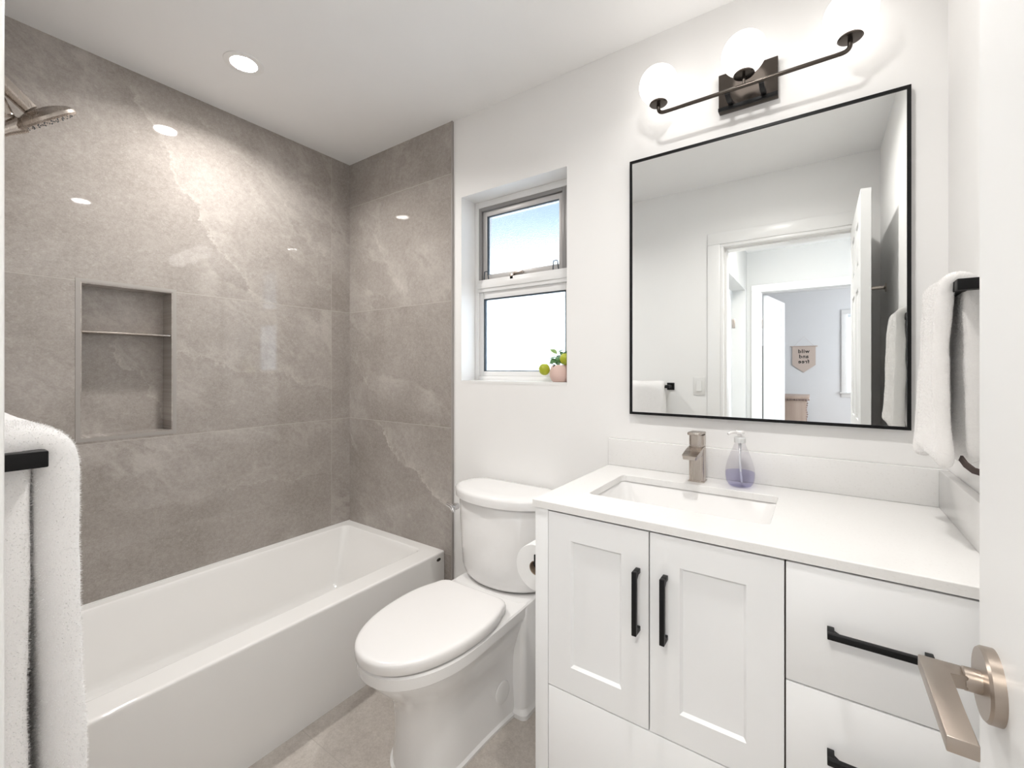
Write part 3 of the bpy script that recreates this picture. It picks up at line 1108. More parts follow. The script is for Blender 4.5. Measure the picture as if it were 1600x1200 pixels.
loft(bm, [r0(0.0, -0.008), r0(0.016, -0.009), r0(0.026, -0.003), r0(0.032), r0(0.39), r0(0.401, 0.003), r0(0.4075, 0.011)])
obj('bowl', bm, M['porcelain'], toi, angle=28)
# seat ring (thin) and lid
def lid_ring(z, d):
    return egg(TC, 0.776 + d, 1.085, 1.262 - d, 0.1845 - d, 0.160 - d, z, rc=0.045)
bm = bmesh.new()
loft(bm, [lid_ring(0.4068, 0.012), lid_ring(0.408, 0.009), lid_ring(0.411, 0.009), lid_ring(0.412, 0.012)])
obj('seat', bm, M['seat'], toi, angle=28)
bm = bmesh.new()
loft(bm, [lid_ring(0.4128, 0.006), lid_ring(0.4135, 0.0015), lid_ring(0.4155, 0.0), lid_ring(0.436, -0.001), lid_ring(0.4415, 0.0), lid_ring(0.4455, 0.003),
          lid_ring(0.448, 0.0075), lid_ring(0.449, 0.013), lid_ring(0.4495, 0.02), lid_ring(0.4505, 0.05), lid_ring(0.4515, 0.09)])
obj('lid', bm, M['seat'], toi, angle=40)
for s in (-0.07, 0.07):
    obj('hinge', B(TC + s - 0.018, TC + s + 0.018, 1.24, 1.275, 0.4065, 0.430, bev=0.005), M['seat'], toi)
# side bolt caps
def hw_at(y, z, ring):
    best = min(ring, key=lambda p: abs(p[1] - y) if p[0] > TC else 9)
    return best[0] - TC
for s in (1, -1):
    bm = bmesh.new()
    t = bmesh.new()
    lathe(t, [(0.0, 0.004), (0.031, 0.004), (0.035, 0.002), (0.036, 0.0), (0.036, -0.02)], (0, 0, 0), 'x', 40, (False, False))
    add(bm, t, Matrix.Translation((TC + s * (0.1255), 1.262, 0.112)) @ Matrix.Rotation(math.radians(-6 * s), 4, 'Z') @ Matrix.Diagonal((s, 1, 1.12, 1)))
    obj('bolt_cap', bm, M['porcelain'], toi)


def tank_ring(z, hw, yf, yb, d=0.0, bow=0.135):
    """flat back, rounded ends, bowed front"""
    pts = []
    hw -= d
    n = 28
    yb -= d * 0.5
    ys = yf + bow          # where the front bow meets the side
    for i in range(n + 1):
        a = PI * i / n
        x = -math.cos(a) * hw
        e = min(1.0, abs(math.cos(a))) ** 2.1
        y = (yf + d) + (ys - yf - d) * (1 - max(0.0, 1 - e) ** 0.55)
        pts.append((TC + x, y, z))
    r = 0.075
    for i in range(1, 8):
        a = (PI / 2) * i / 7
        pts.append((TC + hw - r + r * math.cos(a), yb - r + r * math.sin(a), z))
    for i in range(0, 7):
        a = PI / 2 + (PI / 2) * i / 7
        pts.append((TC - hw + r + r * math.cos(a), yb - r + r * math.sin(a), z))
    return pts
bm = bmesh.new()
loft(bm, [tank_ring(0.408, 0.150, 1.375, 1.535), tank_ring(0.410, 0.178, 1.355, 1.54), tank_ring(0.418, 0.194, 1.343, 1.543),
          tank_ring(0.432, 0.204, 1.335, 1.544), tank_ring(0.46, 0.211, 1.329, 1.545), tank_ring(0.60, 0.217, 1.323, 1.545), tank_ring(0.728, 0.221, 1.318, 1.545),
          tank_ring(0.734, 0.217, 1.322, 1.543)])
tk = obj('tank', bm, M['porcelain'], toi, angle=40)
bm = bmesh.new()
loft(bm, [tank_ring(0.737, 0.222, 1.312, 1.546, 0.006), tank_ring(0.740, 0.229, 1.304, 1.548), tank_ring(0.766, 0.2305, 1.302, 1.549),
          tank_ring(0.773, 0.2305, 1.302, 1.549, 0.003), tank_ring(0.777, 0.2305, 1.302, 1.549, 0.009), tank_ring(0.779, 0.2305, 1.302, 1.549, 0.02),
          tank_ring(0.7805, 0.2305, 1.302, 1.549, 0.06)])
obj('tank_lid', bm, M['porcelain'], toi, angle=40)
bm = bmesh.new()
hx_, hy_, hz_ = TC - 0.204, 1.378, 0.684
lathe(bm, [(0.013, 0.012), (0.013, -0.004), (0.009, -0.010)], (hx_, hy_, hz_), 'y', 24)
tube(bm, [(hx_ + 0.002, hy_ - 0.012, hz_ - 0.018), (hx_ + 0.001, hy_ - 0.017, hz_ - 0.006), (hx_ - 0.006, hy_ - 0.017, hz_ + 0.004), (hx_ - 0.034, hy_ - 0.014, hz_ + 0.008)], [0.006, 0.009, 0.0085, 0.007], 14)
obj('flush_lever', bm, M['chrome'], tk)

# ================================================================== VANITY
VX0, VX1, VY, VB = -0.630, XR - 0.0015, 1.034, D - 0.001
CT0, CT1 = 0.888, 0.908
van = thing('vanity_cabinet', ((VX0 + VX1) / 2, 1.3, 0), 'white shaker vanity cabinet with black pulls beside the toilet', 'cabinet')
bm = bmesh.new()
box(bm, VX0, VX0 + 0.018, VY, VB, 0, CT0 - 0.001)
box(bm, VX1 - 0.018, VX1, VY, VB, 0, CT0 - 0.001)
box(bm, VX0 + 0.017, VX1 - 0.017, VB - 0.012, VB, 0.05, CT0 - 0.12)
box(bm, VX0 + 0.017, VX1 - 0.017, VY + 0.001, VB, 0.05, 0.069)
box(bm, VX0, -0.5905, VY - 0.018, VY, 0, CT0 - 0.001, bev=0.001)
box(bm, 0.232, VX1, VY - 0.018, VY, 0, CT0 - 0.001, bev=0.001)
bmesh.ops.remove_doubles(bm, verts=bm.verts, dist=0.00001)
obj('carcass', bm, M['cabinet'], van, angle=30)
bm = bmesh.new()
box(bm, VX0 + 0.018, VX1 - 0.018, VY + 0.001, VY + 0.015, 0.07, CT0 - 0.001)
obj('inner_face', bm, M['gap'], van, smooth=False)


def shaker(x0, x1, z0, z1, y0, y1, rail=0.066):
    bm = bmesh.new()
    if rail is None:
        return box(bm, x0, x1, y0, y1, z0, z1, bev=0.0012)
    box(bm, x0, x0 + rail, y0, y1, z0, z1)
    box(bm, x1 - rail, x1, y0, y1, z0, z1)
    box(bm, x0 + rail, x1 - rail, y0, y1, z1 - rail, z1, bev=0.0)
    box(bm, x0 + rail, x1 - rail, y0, y1, z0, z0 + rail, bev=0.0)
    box(bm, x0 + rail - 0.001, x1 - rail + 0.001, y0 + 0.007, y1, z0 + rail - 0.001, z1 - rail + 0.001)
    # small bead slope where the panel meets the frame
    a0, a1, c0, c1 = x0 + rail, x1 - rail, z0 + rail, z1 - rail
    k = 0.006
    o4 = [(a0, c0), (a1, c0), (a1, c1), (a0, c1)]
    i4 = [(a0 + k, c0 + k), (a1 - k, c0 + k), (a1 - k, c1 - k), (a0 + k, c1 - k)]
    ov = [bm.verts.new((x, y0 + 0.001, z)) for x, z in o4]
    iv = [bm.verts.new((x, y0 + 0.0072, z)) for x, z in i4]
    for i in range(4):
        bm.faces.new((ov[i], ov[(i + 1) % 4], iv[(i + 1) % 4], iv[i]))
    return bm


fy0_, fy1_ = VY - 0.019, VY - 0.001


def pull(x, z, length, vertical, parent):
    """square black bar pull with two feet curving back to the face"""
    bm = bmesh.new()
    s = 0.0055
    y = fy0_ - 0.026
    h = length / 2
    sect = [(-1, -1), (1, -1), (1, 1), (-1, 1)]
    if vertical:
        P_ = lambda u, d: (x, d, z + u)
    else:
        P_ = lambda u, d: (x + u, d, z)
    pts = [P_(-h, fy0_ + 0.0005), P_(-h, y + 0.004), P_(-h + 0.002, y + 0.001), P_(-h + 0.006, y), P_(-h * .5, y), P_(0, y), P_(h * .5, y),
           P_(h - 0.006, y), P_(h - 0.002, y + 0.001), P_(h, y + 0.004), P_(h, fy0_ + 0.0005)]
    bm2 = bmesh.new()
    if vertical:
        box(bm2, x - s, x + s, y - s, y + s, z - h, z + h, bev=0.0012)
        for u in (-h, h - 2 * s):
            box(bm2, x - s, x + s, y + s - 0.001, fy0_ + 0.0003, z + u, z + u + 2 * s, bev=0.001)
        for u, sg in ((-h + 2 * s, 1), (h - 2 * s, -1)):
            t = bmesh.new()
            k = 0.007
            v = [t.verts.new((xx, yy, zz)) for xx in (x - s, x + s) for yy, zz in ((y + s - 0.0005, z + u), (y + s - 0.0005, z + u + sg * k), (y + s + k, z + u))]
            t.faces.new((v[0], v[1], v[2])); t.faces.new((v[5], v[4], v[3])); t.faces.new((v[1], v[4], v[5], v[2]))
            add(bm2, t)
    else:
        box(bm2, x - h, x + h, y - s, y + s, z - s, z + s, bev=0.0012)
        for u in (-h, h - 2 * s):
            box(bm2, x + u, x + u + 2 * s, y + s - 0.001, fy0_ + 0.0003, z - s, z + s, bev=0.001)
        for u, sg in ((-h + 2 * s, 1), (h - 2 * s, -1)):
            t = bmesh.new()
            k = 0.007
            v = [t.verts.new((xx, yy, zz)) for zz in (z - s, z + s) for yy, xx in ((y + s - 0.0005, x + u), (y + s - 0.0005, x + u + sg * k), (y + s + k, x + u))]
            t.faces.new((v[0], v[1], v[2])); t.faces.new((v[5], v[4], v[3])); t.faces.new((v[1], v[4], v[5], v[2]))
            add(bm2, t)
    bm.free()
    return obj('handle', bm2, M['black'], parent, recalc=True, angle=40)


ZT, ZD = 0.8835, 0.424
dL = obj('door', shaker(-0.5885, -0.3215, ZD + 0.0015, ZT, fy0_, fy1_), M['cabinet'], van, angle=25)
pull(-0.346, 0.722, 0.146, True, dL)
dR = obj('door', shaker(-0.3185, -0.0545, ZD + 0.0015, ZT, fy0_, fy1_), M['cabinet'], van, angle=25)
pull(-0.283, 0.722, 0.146, True, dR)
obj('drawer', shaker(-0.5885, -0.0545, 0.085, ZD - 0.0015, fy0_, fy1_, None), M['cabinet'], van)
for i, (a, b__) in enumerate(((0.6535, ZT), (0.4255, 0.6505), (0.085, 0.4225))):
    dr = obj('drawer', shaker(-0.0515, 0.2295, a, b__, fy0_, fy1_, None), M['cabinet'], van)
    if i < 2:
        pull(0.087, (0.774 if i == 0 else 0.545), 0.146, False, dr)

# countertop with sink cut-out, backsplash and side splash
SX0, SX1, SY0, SY1 = -0.536, -0.090, 1.148, 1.420
ct = thing('countertop', (-0.18, 1.3, CT0), 'white quartz countertop with low backsplash on the vanity', 'countertop')
hole = rrect(SX0, SX1, SY0, SY1, 0.016, 0)
bm = slab_hole(bmesh.new(), -0.637, XR - 0.001, 1.0127, D - 0.001, CT0, CT1, hole)
bmesh.ops.recalc_face_normals(bm, faces=bm.faces)
eg = [e for e in bm.edges if all(abs(v.co.z - CT1) < 1e-6 for v in e.verts) and len(e.link_faces) == 2 and abs(e.calc_face_angle(0)) > 1.0]
bmesh.ops.bevel(bm, geom=eg, offset=0.0018, segments=2, affect='EDGES', profile=0.5)
obj('slab', bm, M['quartz'], ct, smooth=False)
obj('backsplash', B(-0.637, XR - 0.001, D - 0.021, D - 0.001, CT1 + 0.0003, 1.005, bev=0.0015), M['quartz'], ct)
obj('side_splash', B(XR - 0.021, XR - 0.001, 1.0135, D - 0.0215, CT1 + 0.0003, 1.005, bev=0.0015), M['quartz'], ct)

# undermount sink
snk = thing('sink', (-0.313, 1.284, CT0 - 0.14), 'white rectangular undermount sink set into the countertop', 'sink')
e = 0.006
bm = bmesh.new()
rr = [rrect(SX0 - 0.02, SX1 + 0.02, SY0 - 0.02, SY1 + 0.02, 0.03, CT0 - 0.0006),
      rrect(SX0 - e, SX1 + e, SY0 - e, SY1 + e, 0.030, CT0 - 0.0006),
      rrect(SX0 - e + 0.004, SX1 + e - 0.004, SY0 - e + 0.004, SY1 + e - 0.004, 0.032, CT0 - 0.006),
      rrect(SX0 + 0.010, SX1 - 0.010, SY0 + 0.010, SY1 - 0.010, 0.045, CT0 - 0.085),
      rrect(SX0 + 0.028, SX1 - 0.028, SY0 + 0.028, SY1 - 0.028, 0.045, CT0 - 0.108),
      rrect(SX0 + 0.07, SX1 - 0.07, SY0 + 0.06, SY1 - 0.06, 0.04, CT0 - 0.116),
      rrect(-0.313 - 0.03, -0.313 + 0.03, 1.284 - 0.03, 1.284 + 0.03, 0.0299, CT0 - 0.122)]
loft(bm, rr, (False, True))
obj('basin', bm, M['porcelain'], snk, angle=60, recalc=True)
bm = bmesh.new()
lathe(bm, [(0.026, -0.001), (0.026, 0.003), (0.022, 0.005), (0.0, 0.006)], (-0.313, 1.284, CT0 - 0.121), 'z', 32, (True, False))
obj('drain', bm, M['nickel'], snk)

# ================================================================== FAUCET
fx, fy = -0.313, 1.478
fa = thing('faucet', (fx, fy, CT1), 'brushed nickel single lever faucet behind the sink', 'faucet')
bm = bmesh.new()
loft(bm, [rrect(fx - 0.0225, fx + 0.0225, fy - 0.0225, fy + 0.0225, 0.010, z) for z in (CT1, CT1 + 0.110)])
box(bm, fx - 0.024, fx + 0.024, fy - 0.024, fy + 0.024, CT1, CT1 + 0.003, bev=0.001)
loft(bm, [rrect(fx - 0.0205, fx + 0.0205, fy - 0.0205, fy + 0.0205, 0.008, z) for z in (CT1 + 0.110, CT1 + 0.1135)])
obj('body', bm, M['nickel'], fa)
# spout: a flat trough out over the bowl
bm = bmesh.new()
zt = CT1 + 0.110
def sp(y, z, hw_, th):
    return [(fx - hw_, y, z), (fx + hw_, y, z), (fx + hw_ * 0.86, y, z - th), (fx - hw_ * 0.86, y, z - th)]
loft(bm, [sp(fy + 0.0, zt, 0.0222, 0.030), sp(fy - 0.02, zt, 0.0222, 0.030), sp(fy - 0.05, zt - 0.004, 0.0222, 0.022),
          sp(fy - 0.085, zt - 0.010, 0.022, 0.016), sp(fy - 0.108, zt - 0.014, 0.021, 0.013), sp(fy - 0.112, zt - 0.0155, 0.019, 0.009)])
obj('spout', bm, M['nickelx'], fa, angle=25)
bm = bmesh.new()
loft(bm, [rrect(fx - 0.0222, fx + 0.0222, fy - 0.0222, fy + 0.0222, 0.010, z) for z in (CT1 + 0.1140, CT1 + 0.146)])
t = bmesh.new()
box(t, fx - 0.021, fx + 0.021, fy - 0.060, fy + 0.022, CT1 + 0.146, CT1 + 0.155, bev=0.0025)
for v in t.verts:
    if v.co.y < fy - 0.03:
        v.co.z += 0.004
        v.co.x = fx + (v.co.x - fx) * 0.82
add(bm, t)
obj('lever', bm, M['nickel'], fa)

# ================================================================== SOAP BOTTLE
sx, sy = -0.193, 1.480
sb = thing('soap_bottle', (sx, sy, CT1), 'clear teardrop pump bottle with lilac soap beside the faucet', 'soap bottle')
pr = [(0.024, 0.0), (0.031, 0.004), (0.038, 0.014), (0.0400, 0.028), (0.0405, 0.040), (0.038, 0.058), (0.033, 0.078), (0.026, 0.098), (0.019, 0.116), (0.0145, 0.128), (0.0135, 0.134)]
bm = bmesh.new()
lathe(bm, pr, (sx, sy, CT1 + 0.0003), 'z', 48, (True, False))
obj('shell', bm, M['bottle'], sb, recalc=False)
bm = bmesh.new()
liq = [(r - 0.0016, h if i else 0.0022) for i, (r, h) in enumerate(pr) if h <= 0.040] + [(0.0386, 0.044)]
lathe(bm, liq, (sx, sy, CT1 + 0.0003), 'z', 48)
obj('liquid', bm, M['liquid'], sb)
bm = bmesh.new()
lathe(bm, [(0.0150, 0.131), (0.0160, 0.133), (0.0160, 0.146), (0.0145, 0.148), (0.0, 0.148)], (sx, sy, CT1), 'z', 32, (False, False))
obj('collar', bm, simple('frosted_white_plastic', (0.74, 0.75, 0.75), 0.35), sb)
bm = bmesh.new()
lathe(bm, [(0.006, 0.1485), (0.006, 0.156), (0.012, 0.158), (0.013, 0.164), (0.010, 0.168), (0.0, 0.168)], (sx, sy, CT1), 'z', 24, (True, False))
tube(bm, [(sx, sy, CT1 + 0.163), (sx - 0.02, sy - 0.02, CT1 + 0.163), (sx - 0.028, sy - 0.028, CT1 + 0.158)], 0.004, 10)
obj('pump', bm, M['seat'], sb)
bm = bmesh.new()
tube(bm, [(sx, sy, CT1 + 0.13), (sx, sy, CT1 + 0.07), (sx + 0.005, sy, CT1 + 0.012)], 0.0028, 10)
for i in range(6):
    lathe(bm, [(0.0042, 0.0), (0.0048, 0.0015), (0.0042, 0.003)], (sx, sy, CT1 + 0.105 + i * 0.004), 'z', 14)
obj('dip_tube', bm, simple('clear_grey_tube', (0.80, 0.82, 0.84), 0.3), sb)

# ================================================================== MIRROR
mx0, mx1, mz0, mz1, my = -0.5562, 0.2008, 1.0999, 2.007, D - 0.020
mir = thing('wall_mirror', (-0.178, D, mz0), 'large rectangular wall mirror with thin black frame above the vanity', 'mirror')
fw = 0.0085
bm = bmesh.new()
o4 = [(mx0, mz0), (mx1, mz0), (mx1, mz1), (mx0, mz1)]
i4 = [(mx0 + fw, mz0 + fw), (mx1 - fw, mz0 + fw), (mx1 - fw, mz1 - fw), (mx0 + fw, mz1 - fw)]
A = [bm.verts.new((x, my, z)) for x, z in o4]
C_ = [bm.verts.new((x, my, z)) for x, z in i4]
A2 = [bm.verts.new((x, D - 0.001, z)) for x, z in o4]
C2 = [bm.verts.new((x, my + 0.008, z)) for x, z in i4]
for i in range(4):
    j = (i + 1) % 4
    bm.faces.new((A[i], A[j], C_[j], C_[i]))
    bm.faces.new((A2[i], A2[j], A[j], A[i]))
    bm.faces.new((C_[i], C_[j], C2[j], C2[i]))
bm.faces.new(A2[::-1])
obj('frame', bm, M['black'], mir, smooth=False)
obj('glass', B(mx0 + fw - 0.001, mx1 - fw + 0.001, my + 0.003, my + 0.008, mz0 + fw - 0.001, mz1 - fw + 0.001), M['mirror'], mir, smooth=False)

# ================================================================== VANITY LIGHT
LX, LY, LZ = -0.180, 1.46, 2.100
vl = thing('vanity_light', (LX, D, 2.08), 'dark bronze bar light with three lit globes above the mirror', 'wall light')
obj('back_plate', B(LX - 0.082, LX + 0.082, D - 0.022, D - 0.001, 2.083, 2.203, bev=0.0015), M['bronze'], vl)
obj('plate_lip', B(LX - 0.082, LX + 0.082, D - 0.032, D - 0.0225, 2.083, 2.093, bev=0.001), M['black'], vl)
bm = bmesh.new()
pts = [(LX - 0.250, LY, LZ + 0.030)] + arc_pts((LX - 0.250, LY, LZ + 0.018), (LX - 0.250, LY, LZ), (LX - 0.230, LY, LZ), 8) + \
      arc_pts((LX + 0.230, LY, LZ), (LX + 0.250, LY, LZ), (LX + 0.250, LY, LZ + 0.018), 8) + [(LX + 0.250, LY, LZ + 0.030)]
tube(bm, pts, 0.0058, 16)
tube(bm, [(LX, LY, LZ), (LX, LY, LZ + 0.030)], 0.0042, 14)
obj('bar', bm, M['bronze'], vl)
for s in (-0.045, 0.045):
    bm = bmesh.new()
    sect = [(-1, -0.8), (1, -0.8), (1, 0.8), (-1, 0.8)]
    tube(bm, [(LX + s, LY, LZ - 0.004), (LX + s, LY + 0.035, LZ - 0.008), (LX + s, D - 0.021, LZ + 0.002)], 0.0065, sect=sect)
    obj('arm', bm, M['black'], vl)
for i, s in enumerate((-0.25, 0.0, 0.25)):
    bm = bmesh.new()
    lathe(bm, [(0.004, 0.028), (0.026, 0.030), (0.029, 0.033), (0.027, 0.037), (0.0, 0.037)], (LX + s, LY, LZ), 'z', 36, (True, False))
    obj('cup', bm, M['bronze'], vl)
    bm = bmesh.new()
    bmesh.ops.create_uvsphere(bm, u_segments=48, v_segments=28, radius=0.0605)
    bmesh.ops.translate(bm, vec=(LX + s, LY, LZ + 0.094), verts=bm.verts)
    gl = obj('globe', bm, M['globe'], vl)
    gl['label'] = 'lit opal white glass globe'

# ================================================================== TOILET PAPER
tp = thing('toilet_paper_holder', (VX0, 1.20, 0.665), 'black toilet paper holder on the left side of the vanity', 'toilet paper holder')
tx, tz, ty = -0.706, 0.664, 1.135
bm = bmesh.new()
box(bm, VX0 - 0.007, VX0 - 0.0003, ty + 0.105, ty + 0.150, tz - 0.02, tz + 0.025, bev=0.002)
tube(bm, [(VX0 - 0.004, ty + 0.128, tz + 0.002), (tx - 0.0, ty + 0.128, tz + 0.002)], 0.007, 14)
tube(bm, [(tx, ty + 0.128, tz + 0.002), (tx, ty + 0.004, tz + 0.002)], 0.0085, 16)
box(bm, tx - 0.0045, tx + 0.0045, ty + 0.001, ty + 0.008, tz - 0.002, tz + 0.032, bev=0.0015)
obj('bracket', bm, M['black'], tp)
bm = bmesh.new()
lathe(bm, [(0.0215, 0.0), (0.069, 0.0), (0.0705, 0.002), (0.0705, 0.100), (0.069, 0.102), (0.0215, 0.102)], (tx, ty + 0.004, tz - 0.0093), 'y', 64, (False, False))
tr = obj('toilet_paper_roll', bm, M['paper'])
tag(tr, 'full white toilet paper roll on the black holder beside the toilet', 'toilet paper')
bm = bmesh.new()
lathe(bm, [(0.0215, 0.0), (0.0215, 0.102), (0.0200, 0.102), (0.0200, 0.0), (0.0215, 0.0)], (tx, ty + 0.004, tz - 0.0093), 'y', 40, (False, False))
obj('cardboard_core', bm, M['kraft'], tr)


# ================================================================== TOWELS
def fuzz_mesh(name, grid, closed_cols, thick, mat, label, cat, disp=0.0015, fuzz=40000, flen=0.0035, sub=2, seed=1, keep=None, nscale=9.0, ndisp=0.002):
    """grid: rows of points describing a draped sheet; gives it thickness, rounds it and grows terry loops"""
    bm = bmesh.new()
    rows = [[bm.verts.new(p) for p in r] for r in grid]
    for a, b_ in zip(rows[:-1], rows[1:]):
        for i in range(len(a) - 1):
            bm.faces.new((a[i], a[i + 1], b_[i + 1], b_[i]))
    me = bpy.data.meshes.new('tmp_' + name)
    bm.to_mesh(me)
    bm.free()
    o = bpy.data.objects.new('tmp', me)
    COL.objects.link(o)
    so = o.modifiers.new('s', 'SOLIDIFY')
    so.thickness = thick
    so.offset = 0
    ss = o.modifiers.new('u', 'SUBSURF')
    ss.levels = sub
    ss.render_levels = sub
    bpy.context.view_layer.update()
    me2 = bpy.data.meshes.new_from_object(o.evaluated_get(bpy.context.evaluated_depsgraph_get()))
    bpy.data.objects.remove(o, do_unlink=True)
    for v in me2.vertices:
        p = v.co
        n = mnoise.noise(p * nscale) * ndisp + mnoise.noise(p * 38) * disp * 0.5
        v.co = p + v.normal * n
    me2.update()
    rnd = random.Random(seed)
    polys = [p for p in me2.polygons if keep is None or keep(p.center)]
    areas = [p.area for p in polys]
    tot = sum(areas)
    vs, fs = [], []
    vc = me2.vertices
    for p, a in zip(polys, areas):
        k = fuzz * a / tot
        cnt = int(k) + (1 if rnd.random() < k - int(k) else 0)
        idx = list(p.vertices)
        for _ in range(cnt):
            ru, rv = rnd.random(), rnd.random()
            if len(idx) == 4:
                w_ = [(1 - ru) * (1 - rv), ru * (1 - rv), ru * rv, (1 - ru) * rv]
            else:
                w_ = [rnd.random() + 1e-3 for _ in idx]
            s_ = sum(w_)
            c = Vector((0, 0, 0))
            nn = Vector((0, 0, 0))
            for wt, ii in zip(w_, idx):
                c += vc[ii].co * (wt / s_)
                nn += vc[ii].normal * (wt / s_)
            d_ = (nn.normalized() + Vector((rnd.uniform(-.8, .8), rnd.uniform(-.8, .8), rnd.uniform(-.9, .5)))).normalized()
            sd = d_.cross(Vector((rnd.uniform(-1, 1), rnd.uniform(-1, 1), rnd.uniform(-1, 1)))).normalized() * 0.00035
            L = flen * rnd.uniform(0.5, 1.1)
            b0 = len(vs)
            vs += [c - sd - nn * 0.0004, c + sd - nn * 0.0004, c + d_ * L]
            fs.append((b0, b0 + 1, b0 + 2))
    if vs:
        bmf = bmesh.new()
        bmf.from_mesh(me2)
        mf = bpy.data.meshes.new('tmpf')
        mf.from_pydata([tuple(v) for v in vs], [], fs)
        bmf.from_mesh(mf)
        bpy.data.meshes.remove(mf)
    else:
        bmf = bmesh.new()
        bmf.from_mesh(me2)
    bpy.data.meshes.remove(me2)
    r = obj(name, bmf, mat, None, recalc=False, angle=180)
    return tag(r, label, cat)


# left towel bar on the front wall
by_, bz_ = 0.112, 1.146
bar1 = thing('towel_bar', (-1.13, YF, bz_), 'square black towel bar at left edge, on the wall beside the doorway', 'towel bar')
bm = bmesh.new()
box(bm, -1.452 + 0.04, -0.806, by_ - 0.010, by_ + 0.010, bz_ - 0.010, bz_ + 0.010, bev=0.0015)
obj('bar', bm, M['black'], bar1)
for xx in (-0.816, -1.402):
    obj('post', B(xx - 0.010, xx + 0.0105, YF + 0.0075, by_ + 0.0105, bz_ - 0.0105, bz_ + 0.0105, bev=0.0015), M['black'], bar1)
    obj('mount', B(xx - 0.024, xx + 0.024, YF + 0.0005, YF + 0.008, bz_ - 0.024, bz_ + 0.024, bev=0.002), M['black'], bar1)


def drape(u_list, c_y, c_z, rb, drop_f, drop_b, flare_f, flare_b, axis, wav, step=0.03):
    rows = []
    for u in u_list:
        r = []
        nb = max(3, int(drop_b / step))
        for i in range(nb, 0, -1):
            s = i / nb
            r.append((u, c_y - rb - flare_b * s + wav(u, -s), c_z - drop_b * s))
        for i in range(0, 7):
            a = PI - PI * i / 6
            r.append((u, c_y + rb * math.cos(a), c_z + rb * math.sin(a)))
        nf = max(3, int(drop_f / step))
        for i in range(1, nf + 1):
            s = i / nf
            r.append((u, c_y + rb + flare_f * s + wav(u, s), c_z - drop_f * s))
        rows.append(r)
    return rows


us = [-0.832 - 0.0325 * i for i in range(17)]
g1 = drape(us, by_ + 0.001, bz_ - 0.006, 0.0225, 0.70, 0.62, 0.012, 0.001, 'x', lambda u, s: 0.004 * abs(s) * math.sin(u * 30 + s * 3))
t1 = fuzz_mesh('bath_towel', g1, False, 0.045, M['towel'], 'thick white bath towel over the black bar at left edge', 'towel',
               fuzz=70000, flen=0.0042, seed=3, keep=lambda c: c.x > -1.0, ndisp=0.003)

# right towel bar on the right wall
bx_, bz2 = 0.222, 1.418
bar2 = thing('towel_bar', (XR, 1.3, bz2), 'short black towel bar on the right wall beside the mirror', 'towel bar')
obj('bar', B(bx_ - 0.009, bx_ + 0.009, 1.142, 1.410, bz2 - 0.010, bz2 + 0.010, bev=0.0015), M['black'], bar2)
for yy in (1.152, 1.400):
    obj('post', B(bx_ - 0.0095, XR - 0.0075, yy - 0.0105, yy + 0.0105, bz2 - 0.0105, bz2 + 0.0105, bev=0.0015), M['black'], bar2)
    obj('mount', B(XR - 0.008, XR - 0.0005, yy - 0.024, yy + 0.024, bz2 - 0.024, bz2 + 0.024, bev=0.002), M['black'], bar2)


def rtow():
    rows = []
    n = 15
    for k in range(n):
        q = k / (n - 1)                 # 0 near the camera, 1 near the mirror
        r = []
        y_top = 1.176 + q * 0.168
        nb, nf = 9, 11
        drop_b = 0.335 + 0.012 * math.sin(q * 5)
        drop_f = 0.338 + 0.016 * math.cos(q * 6.0 + 0.6)
        rb = 0.0185
        for i in range(nb, 0, -1):
            s = i / nb
            x = bx_ + rb + 0.002 * s + 0.006 * s * math.sin(q * 9 + 1)
            y = y_top + (0.5 - q) * 0.04 * s
            r.append((min(x, XR - 0.022), y, bz2 - drop_b * s))
        for i in range(0, 7):
            a = PI * i / 6
            r.append((bx_ + rb * math.cos(a), y_top, bz2 + rb * math.sin(a) * 1.0))
        for i in range(1, nf + 1):
            s = i / nf
            x = bx_ - rb - 0.012 * s ** 0.8 + 0.011 * s * math.sin(q * 8.5 + 0.2 + s) - (0.006 * math.exp(-(q * 6) ** 2) * math.sin(s * PI))
            y = y_top + (q - 0.35) * 0.035 * s + 0.006 * s * math.sin(q * 8)
            r.append((x, y, bz2 - drop_f * s))
        rows.append(r)
    return rows


t2 = fuzz_mesh('hand_towel', rtow(), False, 0.025, M['towel2'], 'white hand towel draped over the short bar on the right wall', 'towel',
               fuzz=100000, flen=0.0022, seed=5, ndisp=0.004, nscale=14, keep=lambda c: c.x < 0.222 or c.y < 1.26)
# flat woven hem bands near both lower ends, and the dark hanging tag
bm = bmesh.new()
tube(bm, [(0.228, 1.200, 1.088), (0.232, 1.185, 1.078), (0.240, 1.172, 1.070), (0.248, 1.168, 1.068)], 0.005,
     sect=[(-0.4, -1.2), (0.4, -1.2), (0.4, 1.2), (-0.4, 1.2)])
hg = obj('hanging_loop', bm, M['rub2'] if 'rub2' in M else simple('dark_brown_ribbon', (0.07, 0.05, 0.045), 0.8), t2)
hg['label'] = 'dark brown hanging loop'

# brushed hook on the right wall behind the door
hk = thing('robe_hook', (XR, 0.29, 1.66), 'small brushed nickel hook on the right wall behind the open door', 'hook')
bm = bmesh.new()
lathe(bm, [(0.022, -0.0005), (0.022, -0.005), (0.010, -0.008), (0.0085, -0.012), (0.0085, -0.060), (0.011, -0.062), (0.011, -0.068), (0.0, -0.069)], (XR, 0.29, 1.66), 'x', 28, (True, False))
obj('peg', bm, M['nickel'], hk)

